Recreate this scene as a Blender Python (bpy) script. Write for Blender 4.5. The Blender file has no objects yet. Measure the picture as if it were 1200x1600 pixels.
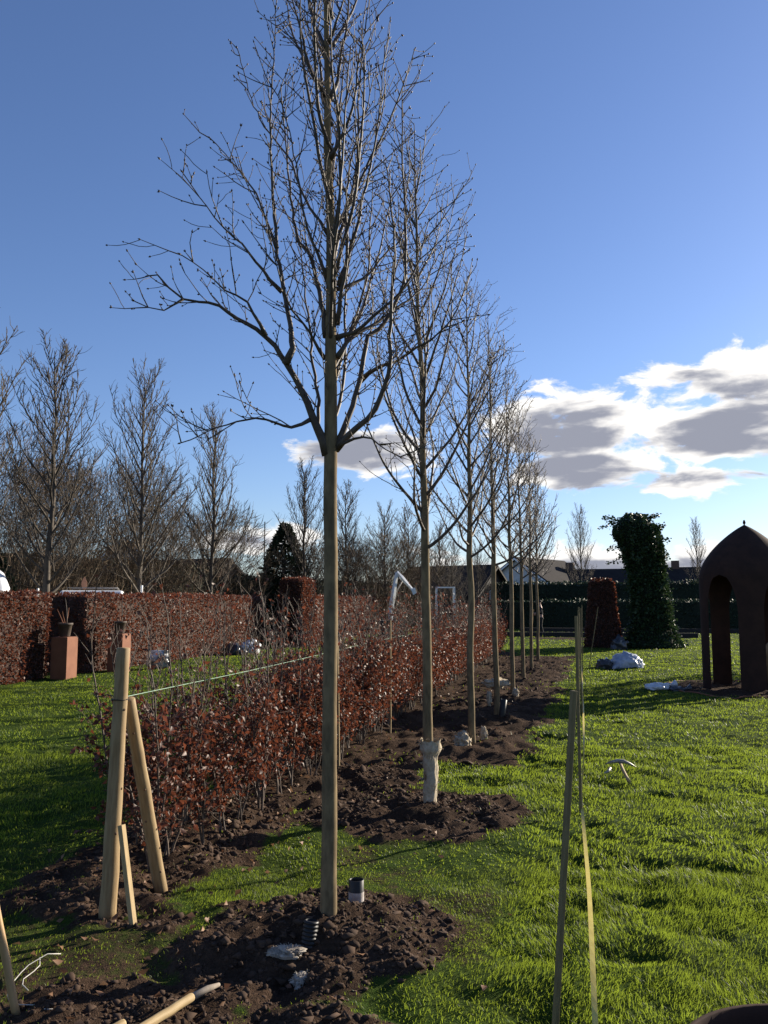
import bpy, bmesh, math, random
import numpy as np
from mathutils import Vector, Matrix, noise as mnoise

# ------------------------------------------------------------------ camera, world, sun, exposure
scene = bpy.context.scene
COL = scene.collection
R = math.radians
CAM_H = 1.7
YAW = R(13.3)                      # the planted row runs along +Y, the camera looks a little to its left
cam_data = bpy.data.cameras.new('camera')
cam = bpy.data.objects.new('camera', cam_data)
COL.objects.link(cam)
cam.location = (0, 0, CAM_H)
cam.rotation_euler = (R(90) + math.atan(140 / 1300), 0, YAW)
cam_data.sensor_fit = 'VERTICAL'
cam_data.sensor_height = 36.0
cam_data.lens = 36.0 * 1300 / 1600
cam_data.clip_start = 0.05
cam_data.clip_end = 3000
scene.camera = cam

SUN_AZ = R(42.0)                   # from +Y towards +X
SUN_EL = R(18.0)
sun_data = bpy.data.lights.new('sun', 'SUN')
sun_data.energy = 5.0
sun_data.angle = R(0.5)
sun_data.color = (1.0, 0.90, 0.74)
sun = bpy.data.objects.new('sun', sun_data)
COL.objects.link(sun)
sun_vec = Vector((math.sin(SUN_AZ) * math.cos(SUN_EL), math.cos(SUN_AZ) * math.cos(SUN_EL), math.sin(SUN_EL)))
sun.rotation_euler = sun_vec.to_track_quat('Z', 'Y').to_euler()
sun.location = (20, 40, 20)

vs = scene.view_settings
vs.view_transform = 'Standard'
vs.look = 'None'
vs.exposure = 1.12
vs.gamma = 1.0
vs.use_curve_mapping = False


class NT:
    """small helper round a node tree"""
    def __init__(self, tree):
        self.t = tree
        self.n = tree.nodes
        self.l = tree.links

    def node(self, typ, **kw):
        nd = self.n.new(typ)
        for k, v in kw.items():
            setattr(nd, k, v)
        return nd

    def put(self, sock, v):
        if hasattr(v, 'is_output'):
            self.l.new(v, sock)
        elif v is not None:
            sock.default_value = v

    def math(self, op, a, b=None, c=None, clamp=False):
        nd = self.node('ShaderNodeMath', operation=op, use_clamp=clamp)
        self.put(nd.inputs[0], a)
        self.put(nd.inputs[1], b)
        self.put(nd.inputs[2], c)
        return nd.outputs[0]

    def smooth(self, v, lo, hi, to0=0.0, to1=1.0):
        nd = self.node('ShaderNodeMapRange', interpolation_type='SMOOTHSTEP')
        self.put(nd.inputs[0], v)
        for i, x in enumerate((lo, hi, to0, to1)):
            self.put(nd.inputs[i + 1], x)
        return nd.outputs[0]

    def mix(self, fac, a, b, blend='MIX'):
        nd = self.node('ShaderNodeMix', data_type='RGBA', blend_type=blend)
        self.put(nd.inputs[0], fac)
        self.put(nd.inputs[6], a)
        self.put(nd.inputs[7], b)
        return nd.outputs[2]

    def noise(self, vec, scale, detail=4.0, rough=0.55, dim='3D', dist=0.0):
        nd = self.node('ShaderNodeTexNoise', noise_dimensions=dim)
        if vec is not None:
            self.l.new(vec, nd.inputs['Vector'])
        nd.inputs['Scale'].default_value = scale
        nd.inputs['Detail'].default_value = detail
        nd.inputs['Roughness'].default_value = rough
        nd.inputs['Distortion'].default_value = dist
        return nd.outputs['Fac']


def build_world():
    w = bpy.data.worlds.new('World')
    scene.world = w
    w.use_nodes = True
    w.node_tree.nodes.clear()
    t = NT(w.node_tree)
    sky = t.node('ShaderNodeTexSky', sky_type='NISHITA')
    sky.sun_disc = False
    sky.sun_elevation = SUN_EL
    sky.sun_rotation = SUN_AZ
    sky.altitude = 0
    sky.air_density = 1.0
    sky.dust_density = 0.35
    sky.ozone_density = 3.0
    hs = t.node('ShaderNodeHueSaturation')
    hs.inputs['Saturation'].default_value = 1.0
    t.l.new(sky.outputs[0], hs.inputs['Color'])
    bg = t.node('ShaderNodeBackground')
    bg.inputs[1].default_value = 0.065
    t.put(bg.inputs[0], t.mix(1.0, hs.outputs[0], (0.93, 0.96, 1.18, 1), 'MULTIPLY'))
    # clouds: a broken bank low in the sky, sunlit at its edges and grey where it is thick
    tc = t.node('ShaderNodeTexCoord')
    sep = t.node('ShaderNodeSeparateXYZ')
    t.l.new(tc.outputs['Generated'], sep.inputs[0])
    az = t.math('MULTIPLY', t.math('ARCTAN2', sep.outputs[0], sep.outputs[1]), 180 / math.pi)
    el = t.math('MULTIPLY', t.math('ARCSINE', sep.outputs[2]), 180 / math.pi)
    comb = t.node('ShaderNodeCombineXYZ')
    t.put(comb.inputs[0], t.math('MULTIPLY', az, 0.24))
    t.put(comb.inputs[1], t.math('MULTIPLY', el, 0.52))
    comb2 = t.node('ShaderNodeCombineXYZ')
    t.put(comb2.inputs[0], t.math('MULTIPLY', az, 0.15))
    t.put(comb2.inputs[1], t.math('MULTIPLY', el, 0.62))
    comb2.inputs[2].default_value = 4.7
    n1 = t.noise(comb.outputs[0], 0.9, 9.0, 0.6, dist=0.35)
    n2 = t.noise(comb2.outputs[0], 1.0, 4.0, 0.5, dist=0.2)
    blobs = [  # azimuth, elevation, spread, height, weight: banks all round the horizon
        (-0.5, 11.6, 4.8, 2.2, 1.0), (9.0, 14.2, 5.0, 1.9, 0.9), (9.5, 11.0, 6.5, 1.8, 1.05), (0.5, 8.9, 4.6, 1.3, 1.0),
        (8.5, 7.8, 5.5, 0.8, 0.85), (-14.5, 10.2, 4.6, 1.7, 0.9), (5.0, 2.4, 14.0, 1.5, 0.78), (-22.5, 4.3, 6.0, 1.1, 0.75),
        (23.0, 12.0, 8.0, 2.6, 1.0), (41.0, 9.5, 9.0, 2.2, 0.9), (66.0, 8.0, 11.0, 2.2, 0.85), (100.0, 9.0, 14.0, 2.5, 0.85),
        (145.0, 8.0, 14.0, 2.2, 0.8), (-48.0, 5.0, 10.0, 1.4, 0.7), (-85.0, 8.0, 12.0, 2.2, 0.8), (-135.0, 9.0, 16.0, 2.4, 0.85)]
    tot = None
    for a, e, sa, se, wt in blobs:
        da = t.math('DIVIDE', t.math('SUBTRACT', az, a), sa)
        de = t.math('DIVIDE', t.math('SUBTRACT', el, e), se)
        q = t.math('ADD', t.math('MULTIPLY', da, da), t.math('MULTIPLY', de, de))
        g = t.math('MULTIPLY', t.math('POWER', 2.718, t.math('MULTIPLY', q, -0.55)), wt)
        tot = g if tot is None else t.math('MAXIMUM', tot, g)
    dens = t.math('ADD', tot, t.math('MULTIPLY', t.math('SUBTRACT', n1, 0.5), 1.9))
    alpha = t.math('MULTIPLY', t.smooth(dens, 0.42, 0.64), t.smooth(tot, 0.04, 0.25))
    alpha = t.math('MULTIPLY', alpha, t.smooth(el, -0.5, 1.0))
    body = t.math('ADD', tot, t.math('MULTIPLY', t.math('SUBTRACT', n2, 0.5), 1.5))
    body = t.math('ADD', body, t.math('MULTIPLY', t.math('SUBTRACT', n1, 0.5), 0.7))
    thick = t.smooth(body, 0.58, 0.95)
    ccol = t.mix(thick, (1.0, 0.97, 0.93, 1), (0.285, 0.30, 0.365, 1))
    cb = t.node('ShaderNodeBackground')
    t.l.new(ccol, cb.inputs[0])
    cb.inputs[1].default_value = 0.55
    ms = t.node('ShaderNodeMixShader')
    t.put(ms.inputs[0], alpha)
    t.l.new(bg.outputs[0], ms.inputs[1])
    t.l.new(cb.outputs[0], ms.inputs[2])
    out = t.node('ShaderNodeOutputWorld')
    t.l.new(ms.outputs[0], out.inputs[0])


build_world()

# ------------------------------------------------------------------ helpers: numbers
rng = np.random.default_rng(7)


def _hash(ix, iy, seed):
    h = (ix.astype(np.int64) * 374761393 + iy.astype(np.int64) * 668265263 + seed * 144269504) & 0xffffffff
    h = ((h ^ (h >> 13)) * 1274126177) & 0xffffffff
    h = h ^ (h >> 16)
    return h.astype(np.float64) / 4294967295.0


def vnoise(x, y, seed=0):
    x = np.asarray(x, float)
    y = np.asarray(y, float)
    ix = np.floor(x)
    iy = np.floor(y)
    fx = x - ix
    fy = y - iy
    fx = fx * fx * (3 - 2 * fx)
    fy = fy * fy * (3 - 2 * fy)
    a = _hash(ix, iy, seed)
    b = _hash(ix + 1, iy, seed)
    c = _hash(ix, iy + 1, seed)
    d = _hash(ix + 1, iy + 1, seed)
    return (a * (1 - fx) + b * fx) * (1 - fy) + (c * (1 - fx) + d * fx) * fy


def fbm(x, y, seed=0, octv=4):
    s = 0.0
    amp = 0.5
    for o in range(octv):
        s = s + amp * vnoise(x * 2 ** o, y * 2 ** o, seed + o)
        amp *= 0.5
    return s / (1 - 0.5 ** octv)


# ------------------------------------------------------------------ helpers: objects
def tag(o, label=None, cat=None, group=None, kind=None):
    if label:
        o['label'] = label
    if cat:
        o['category'] = cat
    if group:
        o['group'] = group
    if kind:
        o['kind'] = kind
    return o


def thing(name, label, cat, loc=(0, 0, 0), rz=0.0, group=None):
    o = bpy.data.objects.new(name, None)
    COL.objects.link(o)
    o.empty_display_size = 0.1
    o.location = loc
    o.rotation_euler = (0, 0, rz)
    return tag(o, label, cat, group)


def link(name, me, mat, parent=None):
    if mat is not None and not me.materials:
        me.materials.append(mat)
    o = bpy.data.objects.new(name, me)
    COL.objects.link(o)
    o.parent = parent
    return o


def copy_tree(o, parent=None):
    c = o.copy()
    COL.objects.link(c)
    c.parent = parent
    for ch in list(o.children):
        copy_tree(ch, c)
    return c


def np_mesh(name, verts, faces, tint=None, smooth=False, attr='tint'):
    """verts (N,3); faces (M,k) with one k"""
    me = bpy.data.meshes.new(name)
    verts = np.ascontiguousarray(verts, dtype=np.float32)
    faces = np.ascontiguousarray(faces, dtype=np.int32)
    m, k = faces.shape
    me.vertices.add(len(verts))
    me.vertices.foreach_set('co', verts.ravel())
    me.loops.add(m * k)
    me.loops.foreach_set('vertex_index', faces.ravel())
    me.polygons.add(m)
    me.polygons.foreach_set('loop_start', np.arange(0, m * k, k, dtype=np.int32))
    if smooth:
        me.polygons.foreach_set('use_smooth', np.ones(m, dtype=bool))
    if tint is not None:
        at = me.attributes.new(attr, 'FLOAT', 'POINT')
        at.data.foreach_set('value', np.ascontiguousarray(tint, dtype=np.float32))
    me.update(calc_edges=True)
    return me


class MB:
    """collects shapes into one mesh"""
    def __init__(self):
        self.v = []
        self.f = []

    def tube(self, pts, rad, n=6, cap=True):
        k = len(pts)
        base = len(self.v)
        ref = None
        for i in range(k):
            a = pts[max(i - 1, 0)]
            b = pts[min(i + 1, k - 1)]
            tx, ty, tz = b[0] - a[0], b[1] - a[1], b[2] - a[2]
            l = math.sqrt(tx * tx + ty * ty + tz * tz) or 1e-9
            tx /= l
            ty /= l
            tz /= l
            if ref is None:
                ref = (1.0, 0.0, 0.0) if abs(tx) < 0.8 else (0.0, 1.0, 0.0)
            d = ref[0] * tx + ref[1] * ty + ref[2] * tz
            ux, uy, uz = ref[0] - d * tx, ref[1] - d * ty, ref[2] - d * tz
            l = math.sqrt(ux * ux + uy * uy + uz * uz)
            if l < 1e-4:
                ref = (0.0, 0.0, 1.0) if abs(tz) < 0.8 else (0.0, 1.0, 0.0)
                d = ref[0] * tx + ref[1] * ty + ref[2] * tz
                ux, uy, uz = ref[0] - d * tx, ref[1] - d * ty, ref[2] - d * tz
                l = math.sqrt(ux * ux + uy * uy + uz * uz)
            ux /= l
            uy /= l
            uz /= l
            ref = (ux, uy, uz)
            wx, wy, wz = ty * uz - tz * uy, tz * ux - tx * uz, tx * uy - ty * ux
            r = rad[i]
            p = pts[i]
            for j in range(n):
                ang = 6.2831853 * j / n
                c = math.cos(ang) * r
                s = math.sin(ang) * r
                self.v.append((p[0] + ux * c + wx * s, p[1] + uy * c + wy * s, p[2] + uz * c + wz * s))
        for i in range(k - 1):
            for j in range(n):
                a = base + i * n + j
                b = base + i * n + (j + 1) % n
                self.f.append((a, b, b + n, a + n))
        if cap:
            self.f.append(tuple(base + j for j in range(n - 1, -1, -1)))
            self.f.append(tuple(base + (k - 1) * n + j for j in range(n)))
        return self

    def bud(self, p, d, ln, w):
        b = len(self.v)
        d = Vector(d).normalized()
        u = d.orthogonal().normalized()
        v = d.cross(u)
        p = Vector(p)
        m = p + d * ln * 0.42
        for q in (p, m + u * w, m + v * w, m - u * w, m - v * w, p + d * ln):
            self.v.append(tuple(q))
        for i in range(4):
            j = (i + 1) % 4
            self.f.append((b, b + 1 + j, b + 1 + i))
            self.f.append((b + 5, b + 1 + i, b + 1 + j))

    def box(self, c, s, rz=0.0, rot=None, taper=1.0):
        b = len(self.v)
        m = rot if rot is not None else Matrix.Rotation(rz, 3, 'Z')
        for z in (-0.5, 0.5):
            k = taper if z > 0 else 1.0
            for x, y in ((-0.5, -0.5), (0.5, -0.5), (0.5, 0.5), (-0.5, 0.5)):
                q = m @ Vector((x * s[0] * k, y * s[1] * k, z * s[2]))
                self.v.append((c[0] + q.x, c[1] + q.y, c[2] + q.z))
        for f in ((3, 2, 1, 0), (4, 5, 6, 7), (0, 1, 5, 4), (1, 2, 6, 5), (2, 3, 7, 6), (3, 0, 4, 7)):
            self.f.append(tuple(b + i for i in f))
        return self

    def lathe(self, prof, n=24, c=(0, 0, 0), wob=None):
        b = len(self.v)
        k = len(prof)
        for r, z in prof:
            for j in range(n):
                a = 6.2831853 * j / n
                rr = r * (wob(a, z) if wob else 1.0)
                self.v.append((c[0] + rr * math.cos(a), c[1] + rr * math.sin(a), c[2] + z))
        for i in range(k - 1):
            for j in range(n):
                a0 = b + i * n + j
                a1 = b + i * n + (j + 1) % n
                self.f.append((a0, a1, a1 + n, a0 + n))
        return self

    def prism(self, poly, thick, mat4):
        """poly in the local XZ plane, given a thickness along local Y"""
        b = len(self.v)
        n = len(poly)
        for s in (-0.5, 0.5):
            for x, z in poly:
                self.v.append(tuple(mat4 @ Vector((x, s * thick, z))))
        self.f.append(tuple(b + i for i in range(n)))
        self.f.append(tuple(b + n + i for i in range(n - 1, -1, -1)))
        for i in range(n):
            j = (i + 1) % n
            self.f.append((b + i, b + n + i, b + n + j, b + j))
        return self

    def mesh(self, name, smooth=True):
        me = bpy.data.meshes.new(name)
        me.from_pydata(self.v, [], self.f)
        if smooth:
            me.polygons.foreach_set('use_smooth', [True] * len(me.polygons))
        me.validate()
        me.update()
        return me

    def build(self, name, mat, parent=None, smooth=True, bevel=0.0):
        o = link(name, self.mesh(name, smooth), mat, parent)
        if bevel:
            bv = o.modifiers.new('bevel', 'BEVEL')
            bv.width = bevel
            bv.segments = 2
            bv.limit_method = 'ANGLE'
        return o


def lump_mesh(name, size, seed, amp=0.25, freq=1.6, subdiv=3, flat=None, crease=0.0):
    bm = bmesh.new()
    bmesh.ops.create_icosphere(bm, subdivisions=subdiv, radius=1.0)
    off = Vector((seed * 3.17, seed * 1.91, seed * 7.3))
    for v in bm.verts:
        d = v.co.normalized()
        k = 1 + amp * mnoise.noise(d * freq + off) + amp * 0.5 * mnoise.noise(d * freq * 2.7 + off)
        if crease:
            k -= crease * abs(mnoise.noise(d * freq * 3.5 + off * 2))
        v.co = Vector((d.x * size[0] * k, d.y * size[1] * k, d.z * size[2] * k))
        if flat is not None and v.co.z < flat:
            v.co.z = flat
    me = bpy.data.meshes.new(name)
    bm.to_mesh(me)
    bm.free()
    me.polygons.foreach_set('use_smooth', [True] * len(me.polygons))
    return me


# ------------------------------------------------------------------ materials
MATS = {}


def mat(name, c1, c2=None, rough=0.8, scale=8.0, spec=0.3, bump=0.0, bscale=40.0, metal=0.0, trans=0.0, tcol=None,
        attr=None, stretch=None, coat=0.0, detail=5.0, sheen=0.0):
    """procedural material: two colours mixed by noise (or by a per-piece tint), grain bump, optional translucency"""
    if name in MATS:
        return MATS[name]
    m = bpy.data.materials.new(name)
    m.use_nodes = True
    t = NT(m.node_tree)
    t.n.clear()
    p = t.node('ShaderNodeBsdfPrincipled')
    out = t.node('ShaderNodeOutputMaterial')
    tc = t.node('ShaderNodeTexCoord')
    vec = tc.outputs['Object']
    if stretch:
        mp = t.node('ShaderNodeMapping')
        mp.inputs['Scale'].default_value = stretch
        t.l.new(vec, mp.inputs[0])
        vec = mp.outputs[0]
    c2 = c2 or tuple(x * 0.65 for x in c1)
    if attr:
        a = t.node('ShaderNodeAttribute', attribute_name=attr)
        fac = a.outputs['Fac']
    else:
        fac = t.smooth(t.noise(vec, scale, detail, 0.6), 0.3, 0.7)
    col = t.mix(fac, (*c1, 1), (*c2, 1))
    t.put(p.inputs['Base Color'], col)
    p.inputs['Roughness'].default_value = rough
    p.inputs['Specular IOR Level'].default_value = spec
    p.inputs['Metallic'].default_value = metal
    p.inputs['Coat Weight'].default_value = coat
    p.inputs['Sheen Weight'].default_value = sheen
    p.inputs['Sheen Roughness'].default_value = 0.4
    p.inputs['Sheen Tint'].default_value = (1.0, 0.9, 0.72, 1)
    if bump:
        bn = t.node('ShaderNodeBump')
        bn.inputs['Strength'].default_value = bump
        bn.inputs['Distance'].default_value = 0.07 / bscale
        t.l.new(t.noise(vec, bscale, 6.0, 0.65), bn.inputs['Height'])
        t.l.new(bn.outputs[0], p.inputs['Normal'])
    sh = p.outputs[0]
    if trans:
        tr = t.node('ShaderNodeBsdfTranslucent')
        if tcol:
            t.put(tr.inputs[0], t.mix(fac, (*tcol, 1), tuple(x * 0.7 for x in tcol) + (1,)))
        else:
            t.put(tr.inputs[0], col)
        ms = t.node('ShaderNodeMixShader')
        ms.inputs[0].default_value = trans
        t.l.new(sh, ms.inputs[1])
        t.l.new(tr.outputs[0], ms.inputs[2])
        sh = ms.outputs[0]
    t.l.new(sh, out.inputs[0])
    MATS[name] = m
    return m


BARK = mat('young_bark', (0.225, 0.165, 0.092), (0.11, 0.082, 0.048), 0.85, 22, 0.1, 0.3, 60, stretch=(1, 1, 0.35))
TWIG = mat('twig_bark', (0.096, 0.072, 0.052), (0.052, 0.0384, 0.0304), 0.6, 20, 0.3)
WHIP = mat('beech_whip', (0.105, 0.076, 0.056), (0.06, 0.043, 0.034), 0.65, 20, 0.3)
BUD = mat('bud_scale', (0.088, 0.06, 0.036), (0.056, 0.028, 0.02), 0.55, 60, 0.4)
FARBARK = mat('far_bark', (0.0975, 0.0788, 0.06), (0.0638, 0.0525, 0.0413), 0.85, 6)
WOOD = mat('peeled_softwood', (0.302, 0.216, 0.112), (0.209, 0.137, 0.0648), 0.7, 9, 0.3, 0.25, 60, stretch=(6, 6, 0.8))
KNOT = mat('knot_wood', (0.16, 0.09, 0.05), (0.09, 0.05, 0.03), 0.8, 60)
SAWN = mat('sawn_wood', (0.405, 0.3, 0.158), (0.3, 0.21, 0.0975), 0.7, 12, 0.3, 0.2, 80, stretch=(6, 6, 0.8))
CANE = mat('batten_wood', (0.192, 0.152, 0.072), (0.136, 0.104, 0.048), 0.7, 14, 0.3, 0.15, 60, stretch=(5, 5, 0.7))
HANDLE = mat('handle_wood', (0.384, 0.248, 0.12), (0.288, 0.176, 0.08), 0.45, 8, 0.4, stretch=(5, 5, 0.6))
CORTEN = mat('weathered_steel', (0.05, 0.027, 0.02), (0.034, 0.02, 0.016), 0.85, 5, 0.1, 0.2, 60)
CORTEN2 = mat('pedestal_rust', (0.224, 0.0945, 0.0525), (0.175, 0.07, 0.0385), 0.8, 4, 0.3, 0.15, 50)
BRONZE = mat('pale_bronze', (0.336, 0.248, 0.136), (0.224, 0.16, 0.088), 0.5, 3, 0.5, 0.1, 20, metal=0.35)
BLACKP = mat('black_plastic', (0.012, 0.012, 0.013), (0.018, 0.018, 0.018), 0.45, 20, 0.3)
LABELP = mat('faded_label', (0.44, 0.4, 0.376), (0.32, 0.272, 0.24), 0.7, 30)
HESS = mat('hessian', (0.47, 0.40, 0.30), (0.33, 0.27, 0.19), 0.95, 40, 0.1, 0.9, 150)
WOOL = mat('pale_fleece', (0.38, 0.345, 0.30), (0.20, 0.17, 0.14), 0.95, 25, 0.1, 0.9, 90)
WHITEP = mat('white_plastic', (0.6, 0.616, 0.64), (0.496, 0.512, 0.544), 0.35, 6, 0.5, 0.25, 14)
BLUEP = mat('blue_grey_plastic', (0.24, 0.288, 0.384), (0.496, 0.52, 0.56), 0.25, 5, 0.5, 0.4, 12)
DARKP = mat('dark_plastic', (0.03, 0.032, 0.037), (0.05, 0.05, 0.055), 0.3, 6, 0.5, 0.3, 12)
YELLOW = mat('yellow_tape', (0.648, 0.522, 0.117), (0.558, 0.432, 0.09), 0.5, 8)
TWINE = mat('white_twine', (0.496, 0.48, 0.44), (0.4, 0.376, 0.336), 0.9, 60)
GREENTWINE = mat('green_line', (0.28, 0.40, 0.30), (0.2, 0.3, 0.22), 0.7, 40)
STEEL = mat('worn_steel', (0.35, 0.33, 0.31), (0.2, 0.17, 0.15), 0.5, 20, 0.5, 0.2, 60, metal=0.5)
PAINTW = mat('white_paint', (0.78, 0.78, 0.77), (0.68, 0.68, 0.68), 0.4, 3, 0.5)
RENDERW = mat('white_render', (0.576, 0.568, 0.544), (0.48, 0.472, 0.448), 0.9, 2)
BRICK = mat('far_brick', (0.13, 0.085, 0.065), (0.09, 0.06, 0.048), 0.9, 5)
ROOF = mat('dark_tiles', (0.034, 0.029, 0.028), (0.024, 0.021, 0.021), 0.9, 3, 0.08)
GLASS = mat('dark_glass', (0.03, 0.035, 0.04), (0.02, 0.02, 0.025), 0.12, 2, 0.6)
RUBBER = mat('rubber', (0.02, 0.02, 0.02), (0.015, 0.015, 0.015), 0.8, 10)
DARKW = mat('stained_timber', (0.035, 0.03, 0.027), (0.022, 0.019, 0.018), 0.85, 6)
POTCLAY = mat('dark_pot', (0.085, 0.06, 0.045), (0.05, 0.038, 0.03), 0.7, 10)
BEECH = mat('copper_leaf', (0.145, 0.06, 0.036), (0.04, 0.017, 0.014), 0.5, attr='tint', spec=0.32, trans=0.3, tcol=(0.222, 0.0666, 0.0333))
BEECHCORE = mat('hedge_twigs', (0.06, 0.035, 0.025), (0.035, 0.022, 0.018), 0.9, 20, bump=0.8, bscale=30)
FALLEN = mat('fallen_leaf', (0.255, 0.143, 0.075), (0.112, 0.0525, 0.03), 0.6, attr='tint', trans=0.2)
EVERG = mat('evergreen_leaf', (0.028, 0.048, 0.02), (0.016, 0.028, 0.0128), 0.6, attr='tint', trans=0.1)
IVY = mat('ivy_leaf', (0.024, 0.044, 0.016), (0.04, 0.068, 0.024), 0.5, attr='tint', spec=0.25, trans=0.15)
EVERCORE = mat('evergreen_core', (0.018, 0.026, 0.014), (0.012, 0.017, 0.01), 0.95, 6, bump=0.8, bscale=8)
GRASS = mat('grass_blade', (0.0429, 0.0858, 0.0132), (0.0858, 0.109, 0.0198), 0.5, attr='tint', spec=0.2, trans=0.5, tcol=(0.264, 0.343, 0.033))
SOILM = mat('soil_clod', (0.0744, 0.0471, 0.0322), (0.0341, 0.0217, 0.0155), 0.95, 14, 0.15, 1.0, 50)
BLOSSOM = mat('white_blossom', (0.6, 0.592, 0.56), (0.48, 0.48, 0.44), 0.6, attr='tint', trans=0.2)
CLOTH_D = mat('navy_cloth', (0.02, 0.022, 0.03), (0.014, 0.015, 0.02), 0.9, 15)
CLOTH_T = mat('dark_trouser', (0.03, 0.028, 0.027), (0.02, 0.019, 0.019), 0.9, 15)
SKIN = mat('skin', (0.45, 0.27, 0.2), (0.4, 0.23, 0.17), 0.5, 10)
HAIR = mat('brown_hair', (0.04, 0.025, 0.018), (0.025, 0.016, 0.012), 0.6, 30)

# ------------------------------------------------------------------ the ground
TREES = [(-1.30, 4.26), (-1.24, 6.90), (-1.27, 9.78), (-1.22, 12.20), (-1.23, 15.20), (-1.25, 18.20), (-1.24, 20.90), (-1.23, 24.00)]
HEDGE_X = (-2.60, -2.95)
GAZ = (3.22, 17.9)                 # middle of the steel canopy


def soil_mask(x, y):
    x = np.asarray(x, float)
    y = np.asarray(y, float)
    n = fbm(x * 2.1, y * 2.1, 11) - 0.5
    n2 = fbm(x * 7.0, y * 7.0, 31, 3) - 0.5
    wob = n * 0.55 + n2 * 0.25
    s = np.full(np.broadcast(x, y).shape, -9.0)
    for i, (tx, ty) in enumerate(TREES):
        rad = (0.66, 0.80, 0.85, 0.8, 0.85, 0.85, 0.8, 0.8)[i]
        sx = 1.0 if i else 1.05
        s = np.maximum(s, rad - np.hypot((x - tx) / sx, y - ty - (0.0 if i else -0.05)) + wob)
    s = np.maximum(s, np.minimum(np.minimum(x + 3.3, -2.18 - x), np.minimum(y - 4.2, 28.5 - y)) + wob * 0.9)
    rb = -0.62 + 0.022 * (y - 8.0)
    s = np.maximum(s, np.minimum(np.minimum(x + 2.6, rb - x), np.minimum(y - 9.0, 27.0 - y)) + wob * 1.15 - 0.05)
    s = np.maximum(s, np.minimum(np.minimum(x + 2.4, -1.5 - x), np.minimum(y - 6.3, 9.2 - y)) + wob - 0.02)
    s = np.maximum(s, 0.36 - np.hypot((x + 1.95) / 1.5, (y - 3.25) / 0.8) + wob * 1.2)      # trodden earth in the near corner
    s = np.maximum(s, 0.25 - np.hypot((x + 1.05) / 1.6, (y - 3.35) / 0.7) + wob * 1.3)
    s = np.maximum(s, 0.30 - np.hypot((x + 2.3) / 1.2, (y - 4.2) / 0.6) + wob * 1.2)
    s = np.maximum(s, 1.55 - np.hypot(x - GAZ[0], y - GAZ[1]) + wob * 0.25)                   # bed under the canopy
    s = np.maximum(s, 0.9 - np.hypot((x + 0.6) / 2.6, (y - 39.5) / 1.2) + wob)
    s = np.maximum(s, 0.8 - np.hypot((x + 1.2) / 2.2, (y - 46.0) / 1.3) + wob)
    return np.clip(s / 0.16 + 0.5, 0, 1)


def worn_turf(x, y):
    w = np.clip(1.25 - np.hypot((x + 1.7) / 2.3, (y - 5.0) / 2.8), 0, 1) * np.clip((-0.25 - x) / 0.3, 0, 1)
    return np.clip(w * 1.4, 0, 1)


def bare_corner(x, y):
    return np.clip(1.2 - np.hypot((x + 2.3) / 1.0, (y - 3.5) / 1.3), 0, 1)


def ground_z(x, y):
    x = np.asarray(x, float)
    y = np.asarray(y, float)
    s = soil_mask(x, y)
    far = np.clip((np.hypot(x, y) - 30) / 60, 0, 1)
    z = (fbm(x * 0.8, y * 0.8, 3) - 0.5) * 0.05 * (1 - far) + (fbm(x * 4.0, y * 4.0, 5, 3) - 0.5) * 0.055 * (1 - far)
    z = z - np.clip(fbm(x * 3.4, y * 3.4, 61, 3) - 0.55, 0, 1) * 0.20 * (1 - far) * (1 - s) * (1 - worn_turf(x, y))
    rough = (fbm(x * 4.5, y * 4.5, 8) - 0.5) * 0.14 + (0.5 - np.abs(fbm(x * 11, y * 11, 9, 3) - 0.5) * 2) * 0.035
    z = z + s * rough * (1 - far)
    for i, (tx, ty) in enumerate(TREES):
        r = np.hypot(x - tx, y - ty)
        z = z + (0.11 if i == 0 else 0.07) * np.exp(-(r / (0.46 if i == 0 else 0.6)) ** 2)
    z = z + 0.05 * np.exp(-((x + 2.75) / 0.35) ** 2) * (np.clip((y - 4.2) / 0.4, 0, 1)) * (np.clip((28.5 - y), 0, 1))
    z = z - 0.04 * np.exp(-(np.hypot((x + 1.75) / 1.0, (y - 3.75) / 0.5) / 0.35) ** 2)
    return z


def gz(x, y):
    return float(ground_z(np.array([x]), np.array([y]))[0])


def axis_points(segs):
    pts = [segs[0][0]]
    for a, b, s0, s1 in segs:
        p = a
        n = max(1, int(round((b - a) / ((s0 + s1) / 2))))
        u = np.linspace(0, 1, n + 1)[1:]
        w = s0 * u + (s1 - s0) * u * u / 2
        pts += list(a + (b - a) * w / w[-1])
    return np.array(pts)


def geo(a, b, s, k):
    out = []
    p = a
    sg = 1 if b > a else -1
    while (b - p) * sg > 0:
        p += s * sg
        out.append(p)
        s *= k
    return out


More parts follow.
